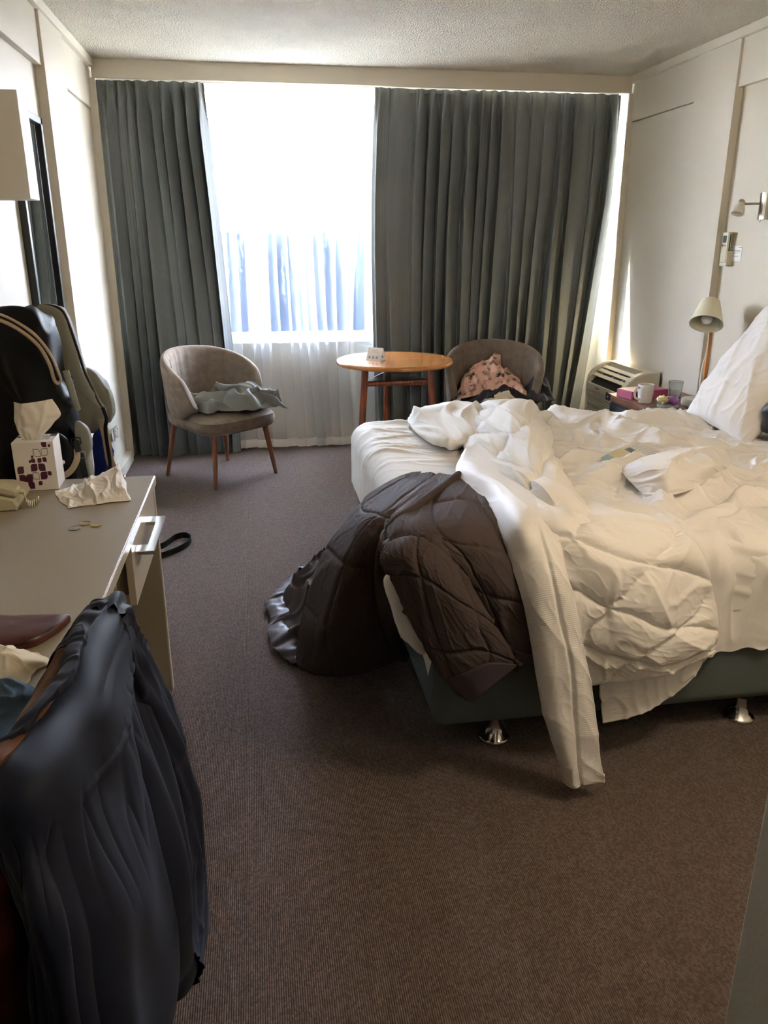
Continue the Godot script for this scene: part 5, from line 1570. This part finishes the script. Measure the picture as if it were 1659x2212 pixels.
	solo("used_tissue", sheet_mesh(P, n, n, 0.0008), paper, "crumpled white paper tissue lying open on the desk", "tissue")
	# coins
	var coins := [[-0.460, -1.893, Color(0.72, 0.71, 0.68), 0.0142, "silver coin, leftmost of three on the desk"], [-0.441, -1.928, Color(0.74, 0.66, 0.48), 0.0145, "gold coin, farthest of the three on the desk"], [-0.412, -1.909, Color(0.76, 0.66, 0.46), 0.0128, "small gold coin, rightmost of three on the desk"]]
	for c in coins:
		var r: float = c[3]
		solo("coin", lathe([Vector2(0, 0.0018), Vector2(r * 0.5, 0.0019), Vector2(r * 0.55, 0.0015), Vector2(r * 0.88, 0.0016), Vector2(r * 0.9, 0.0022), Vector2(r * 0.98, 0.0022), Vector2(r, 0.0018), Vector2(r, 0.0004), Vector2(r * 0.98, 0), Vector2(0, 0)], 32), mat(c[2], 0.32, 1.0), c[4], "coin", Vector3(c[0], y + 0.0002, c[1]), Vector3.ZERO, "coins on the desk")
	# telephone, its right end in view
	var t := thing("telephone", "cream corded telephone beside the tissue box", "telephone", Vector3(-0.735, y, -2.125), deg_to_rad(4))
	var cr_: StandardMaterial3D = mat(Color(0.76, 0.735, 0.63), 0.42)
	part("base", extrude(PackedVector2Array([Vector2(-0.10, 0.0), Vector2(0.095, 0.0), Vector2(0.100, 0.012), Vector2(0.092, 0.03), Vector2(0.06, 0.040), Vector2(-0.10, 0.052)]), 0.17, 0.005), cr_, t, Vector3(0, 0, -0.01))
	var hs := part("handset", extrude(curve2([Vector2(-0.11, 0.046), Vector2(-0.04, 0.058), Vector2(0.03, 0.052), Vector2(0.085, 0.034), Vector2(0.100, 0.040), Vector2(0.098, 0.056), Vector2(0.05, 0.072), Vector2(-0.04, 0.082), Vector2(-0.11, 0.075)], 4), 0.048, 0.008), cr_, t, Vector3(0, 0, 0.045))
	part("label_slot", box(Vector3(0.012, 0.001, 0.006)), mat(Color(0.3, 0.29, 0.27), 0.5), hs, Vector3(0.052, 0.0715, 0.0), Vector3(0, 0, -0.35))
	part("cord_grip", bar(Vector3(0.095, 0.045, 0), Vector3(0.112, 0.040, 0), 0.007, 0.005), cr_, hs)
	var coil := []
	for k in 73:
		var f := k / 72.0
		var c := Vector3(0.112 + 0.030 * f, 0.034 - 0.026 * sin(f * 2.2), 0.045 + 0.022 * sin(f * 5.0))
		coil.append(c + Vector3(0.15 * cos(f * TAU * 9), sin(f * TAU * 9), cos(f * TAU * 9) * 0.8) * 0.0075)
	for k in coil.size(): coil[k].y = maxf(coil[k].y, 0.003)
	part("coiled_cord", tube(coil, 0.0022, 6, 2), cr_, t)
	# leather purse
	var leather := mat(Color(0.30, 0.13, 0.11), 0.38)
	leather.heightmap_enabled = true; leather.heightmap_texture = noise_tex(0.12, 256, false, 1, 3, null, 19); leather.heightmap_scale = 0.03
	leather.uv1_triplanar = true; leather.uv1_scale = Vector3.ONE * 9
	var pu := thing("leather_purse", "brown leather purse with a stitched edge on the desk", "purse", Vector3(-0.447, y, -1.335), deg_to_rad(-4))
	part("pouch", puffy(curve2([Vector2(-0.09, 0.055), Vector2(0.0, 0.05), Vector2(0.070, 0.048), Vector2(0.078, 0.035), Vector2(0.055, -0.035), Vector2(0.02, -0.06), Vector2(-0.05, -0.062), Vector2(-0.10, -0.05)], 6), 0.022, 0.0, 10, 0.004, 3.0), leather, pu, Vector3(0, 0.001, 0), Vector3(-PI / 2, 0, 0))
	part("zip", tube([Vector3(0.075, 0.012, -0.04), Vector3(0.066, 0.014, 0.0), Vector3(0.05, 0.013, 0.035), Vector3(0.022, 0.011, 0.058), Vector3(-0.04, 0.011, 0.062)], 0.0035, 8), mat(Color(0.16, 0.07, 0.06), 0.4), pu)
	# clothes on the near end of the desk
	var H := heap(0.085, 0.075, 0.030, 41.0, 0.6, 60)
	solo("cream_cloth", sheet_mesh(H, 60, 60, 0.003), cloth(Color(0.88, 0.84, 0.75), M.weave, 90, 0.006, 0.9), "cream cotton garment lying before the leather purse", "garment", Vector3(-0.455, y, -1.215), Vector3.ZERO, "clothes on the desk")
	H = heap(0.10, 0.10, 0.04, 55.0, 0.6, 60)
	solo("jeans", sheet_mesh(H, 60, 60, 0.004), cloth(Color(0.34, 0.42, 0.50), M.weave, 80, 0.012, 0.9), "faded blue jeans bunched on the desk beside the jacket", "jeans", Vector3(-0.455, y, -1.055), Vector3.ZERO, "clothes on the desk")
	H = heap(0.05, 0.05, 0.05, 63.0, 0.7, 48)
	solo("pink_pouch", sheet_mesh(H, 48, 48, 0.003), mat(Color(0.78, 0.58, 0.62), 0.5), "pink and white pouch at the left behind the cream garment", "pouch", Vector3(-0.525, y, -1.31), Vector3.ZERO, "clothes on the desk")

# ---------------------------------------------------------------- jacket over the desk chair
func build_jacket() -> void:
	var navy := cloth(Color(0.105, 0.122, 0.185), M.weave, 110, 0.006, 0.65, 0.3)
	var cord := cloth(Color(0.38, 0.25, 0.15), picture(16, 4, func(x: int, _y: int):
		var v := sin(PI * ((x % 8) + 0.5) / 8.0)
		return Color(v, v, v)), 45, 0.06, 0.9, 0.3)
	var j := thing("navy_jacket", "navy cotton jacket with a brown corduroy collar hung over the desk chair", "jacket")
	var nu := 200; var nv := 260
	var P := surf(ctl("jacket"), nu, nv)
	P = displace(P, nu, nv, func(u: float, v: float, p: Vector3) -> float:
		# gathers under the yoke open into long folds
		var low := sstep(0.26, 0.5, v)
		var f := u * 3.2 + 0.8 * n2(u * 1.3 + 5, v * 0.8) - v * 0.5
		var fold := crease(f * 0.9 + 3, v * 0.35)
		var w := low * (0.022 * fold + 0.010 * sin(TAU * f))
		w += 0.004 * crease(u * 9 + 2, v * 1.6) * sstep(0.25, 0.32, v) * (1 - sstep(0.4, 0.6, v))
		w -= 0.004 * exp(-pow((v - 0.30) / 0.008, 2.0)) * sstep(0.3, 0.6, u)
		w += 0.006 * n2(u * 3 + 4, v * 3) + 0.005 * exp(-pow((v - 0.10 - 0.1 * u) / 0.02, 2.0)) * sstep(0.55, 0.7, u)
		return w, true)
	part("back_panel", sheet_mesh(P, nu, nv, 0.005, true), navy, j)
	# inner front falls behind the chair back, towards the desk
	var inner := []
	var top: PackedVector3Array = ctl("jacket")[0]
	var r0 := PackedVector3Array(); var r1 := PackedVector3Array(); var r2 := PackedVector3Array(); var r3 := PackedVector3Array()
	for p in top:
		r0.append(p + Vector3(0, 0.0, 0)); r1.append(p + Vector3(-0.026, -0.006, 0.0)); r2.append(p + Vector3(-0.054, -0.055, -0.006)); r3.append(p + Vector3(-0.060, -0.15, -0.012))
	for e in [["corduroy_lining", 0, 5, cord], ["shoulder_facing", 4, 6, navy]]:
		P = surf([r0.slice(e[1], e[2]), r1.slice(e[1], e[2]), r2.slice(e[1], e[2]), r3.slice(e[1], e[2])], 90, 60)
		P = displace(P, 90, 60, func(u: float, v: float, p: Vector3) -> float: return 0.004 * n2(u * 4, v * 3))
		part(e[0], sheet_mesh(P, 90, 60, 0.004), e[3], j)
	# stand-up collar faced with corduroy
	var cl := [Vector3(-0.262, 0.895, -1.03), Vector3(-0.253, 0.900, -1.0), Vector3(-0.249, 0.90, -0.955), Vector3(-0.245, 0.90, -0.91), Vector3(-0.255, 0.90, -0.85), Vector3(-0.275, 0.895, -0.79), Vector3(-0.30, 0.885, -0.745)]
	var hi := []; var lo := []; var mid := []
	for k in cl.size():
		lo.append(cl[k] + Vector3(-0.032, -0.035, 0)); mid.append(cl[k] + Vector3(-0.014, 0.004, 0)); hi.append(cl[k] + Vector3(0.006, 0.010, 0))
	P = surf([PackedVector3Array(hi), PackedVector3Array(mid), PackedVector3Array(lo)], 80, 26)
	P = displace(P, 80, 26, func(u: float, v: float, p: Vector3) -> float: return 0.0010 * sin(u * 60 + 3 * n2(u * 6, v)) + 0.002 * n2(u * 4, v * 2))
	part("collar", sheet_mesh(P, 80, 26, 0.008), navy, j)
	# far sleeve, empty, with its cuff gathered
	var path := smooth([Vector3(-0.245, 0.872, -1.10), Vector3(-0.243, 0.83, -1.15), Vector3(-0.238, 0.76, -1.19), Vector3(-0.222, 0.65, -1.245), Vector3(-0.203, 0.50, -1.295), Vector3(-0.188, 0.37, -1.285), Vector3(-0.178, 0.285, -1.20), Vector3(-0.174, 0.265, -1.10), Vector3(-0.172, 0.275, -1.02)], 14)
	nu = 48
	P = PackedVector3Array()
	var m := path.size()
	for k in m:
		var t := (path[mini(k + 1, m - 1)] - path[maxi(k - 1, 0)]).normalized()
		var f := float(k) / (m - 1)
		var side := Vector3(1, 0, 0); side = (side - t * side.dot(t)).normalized()
		var out := t.cross(side)
		var wide := lerpf(0.058, 0.066, sstep(0.0, 0.4, f)) * (1 - 0.42 * sstep(0.72, 1.0, f)) * (0.35 + 0.65 * sstep(0.0, 0.12, f))
		for i in nu:
			var a := TAU * i / nu
			var w := 0.007 * n2(cos(a) * 1.6 + 3, sin(a) * 1.6 + f * 3.5) + 0.006 * crease(a * 0.8 + 2, f * 4.0 + sin(a))
			P.append(path[k] + side * cos(a) * (0.030 + w) + out * sin(a) * (wide + w))
	part("sleeve", grid_mesh(P, nu, m, false, Vector2.ONE, true), navy, j)
	var e := path[m - 1]
	part("cuff", sweep(smooth([e + Vector3(0, 0, -0.02), e + Vector3(-0.004, 0.006, 0.012), e + Vector3(-0.010, 0.020, 0.034), e + Vector3(-0.016, 0.032, 0.044)], 4), ring(0.024, 20, 0.034), Vector3.UP, PackedFloat32Array([1.0, 1.02, 1.03, 1.03, 1.02, 1.0, 0.97, 0.93, 0.86, 0.76, 0.62, 0.42, 0.15])), navy, j)
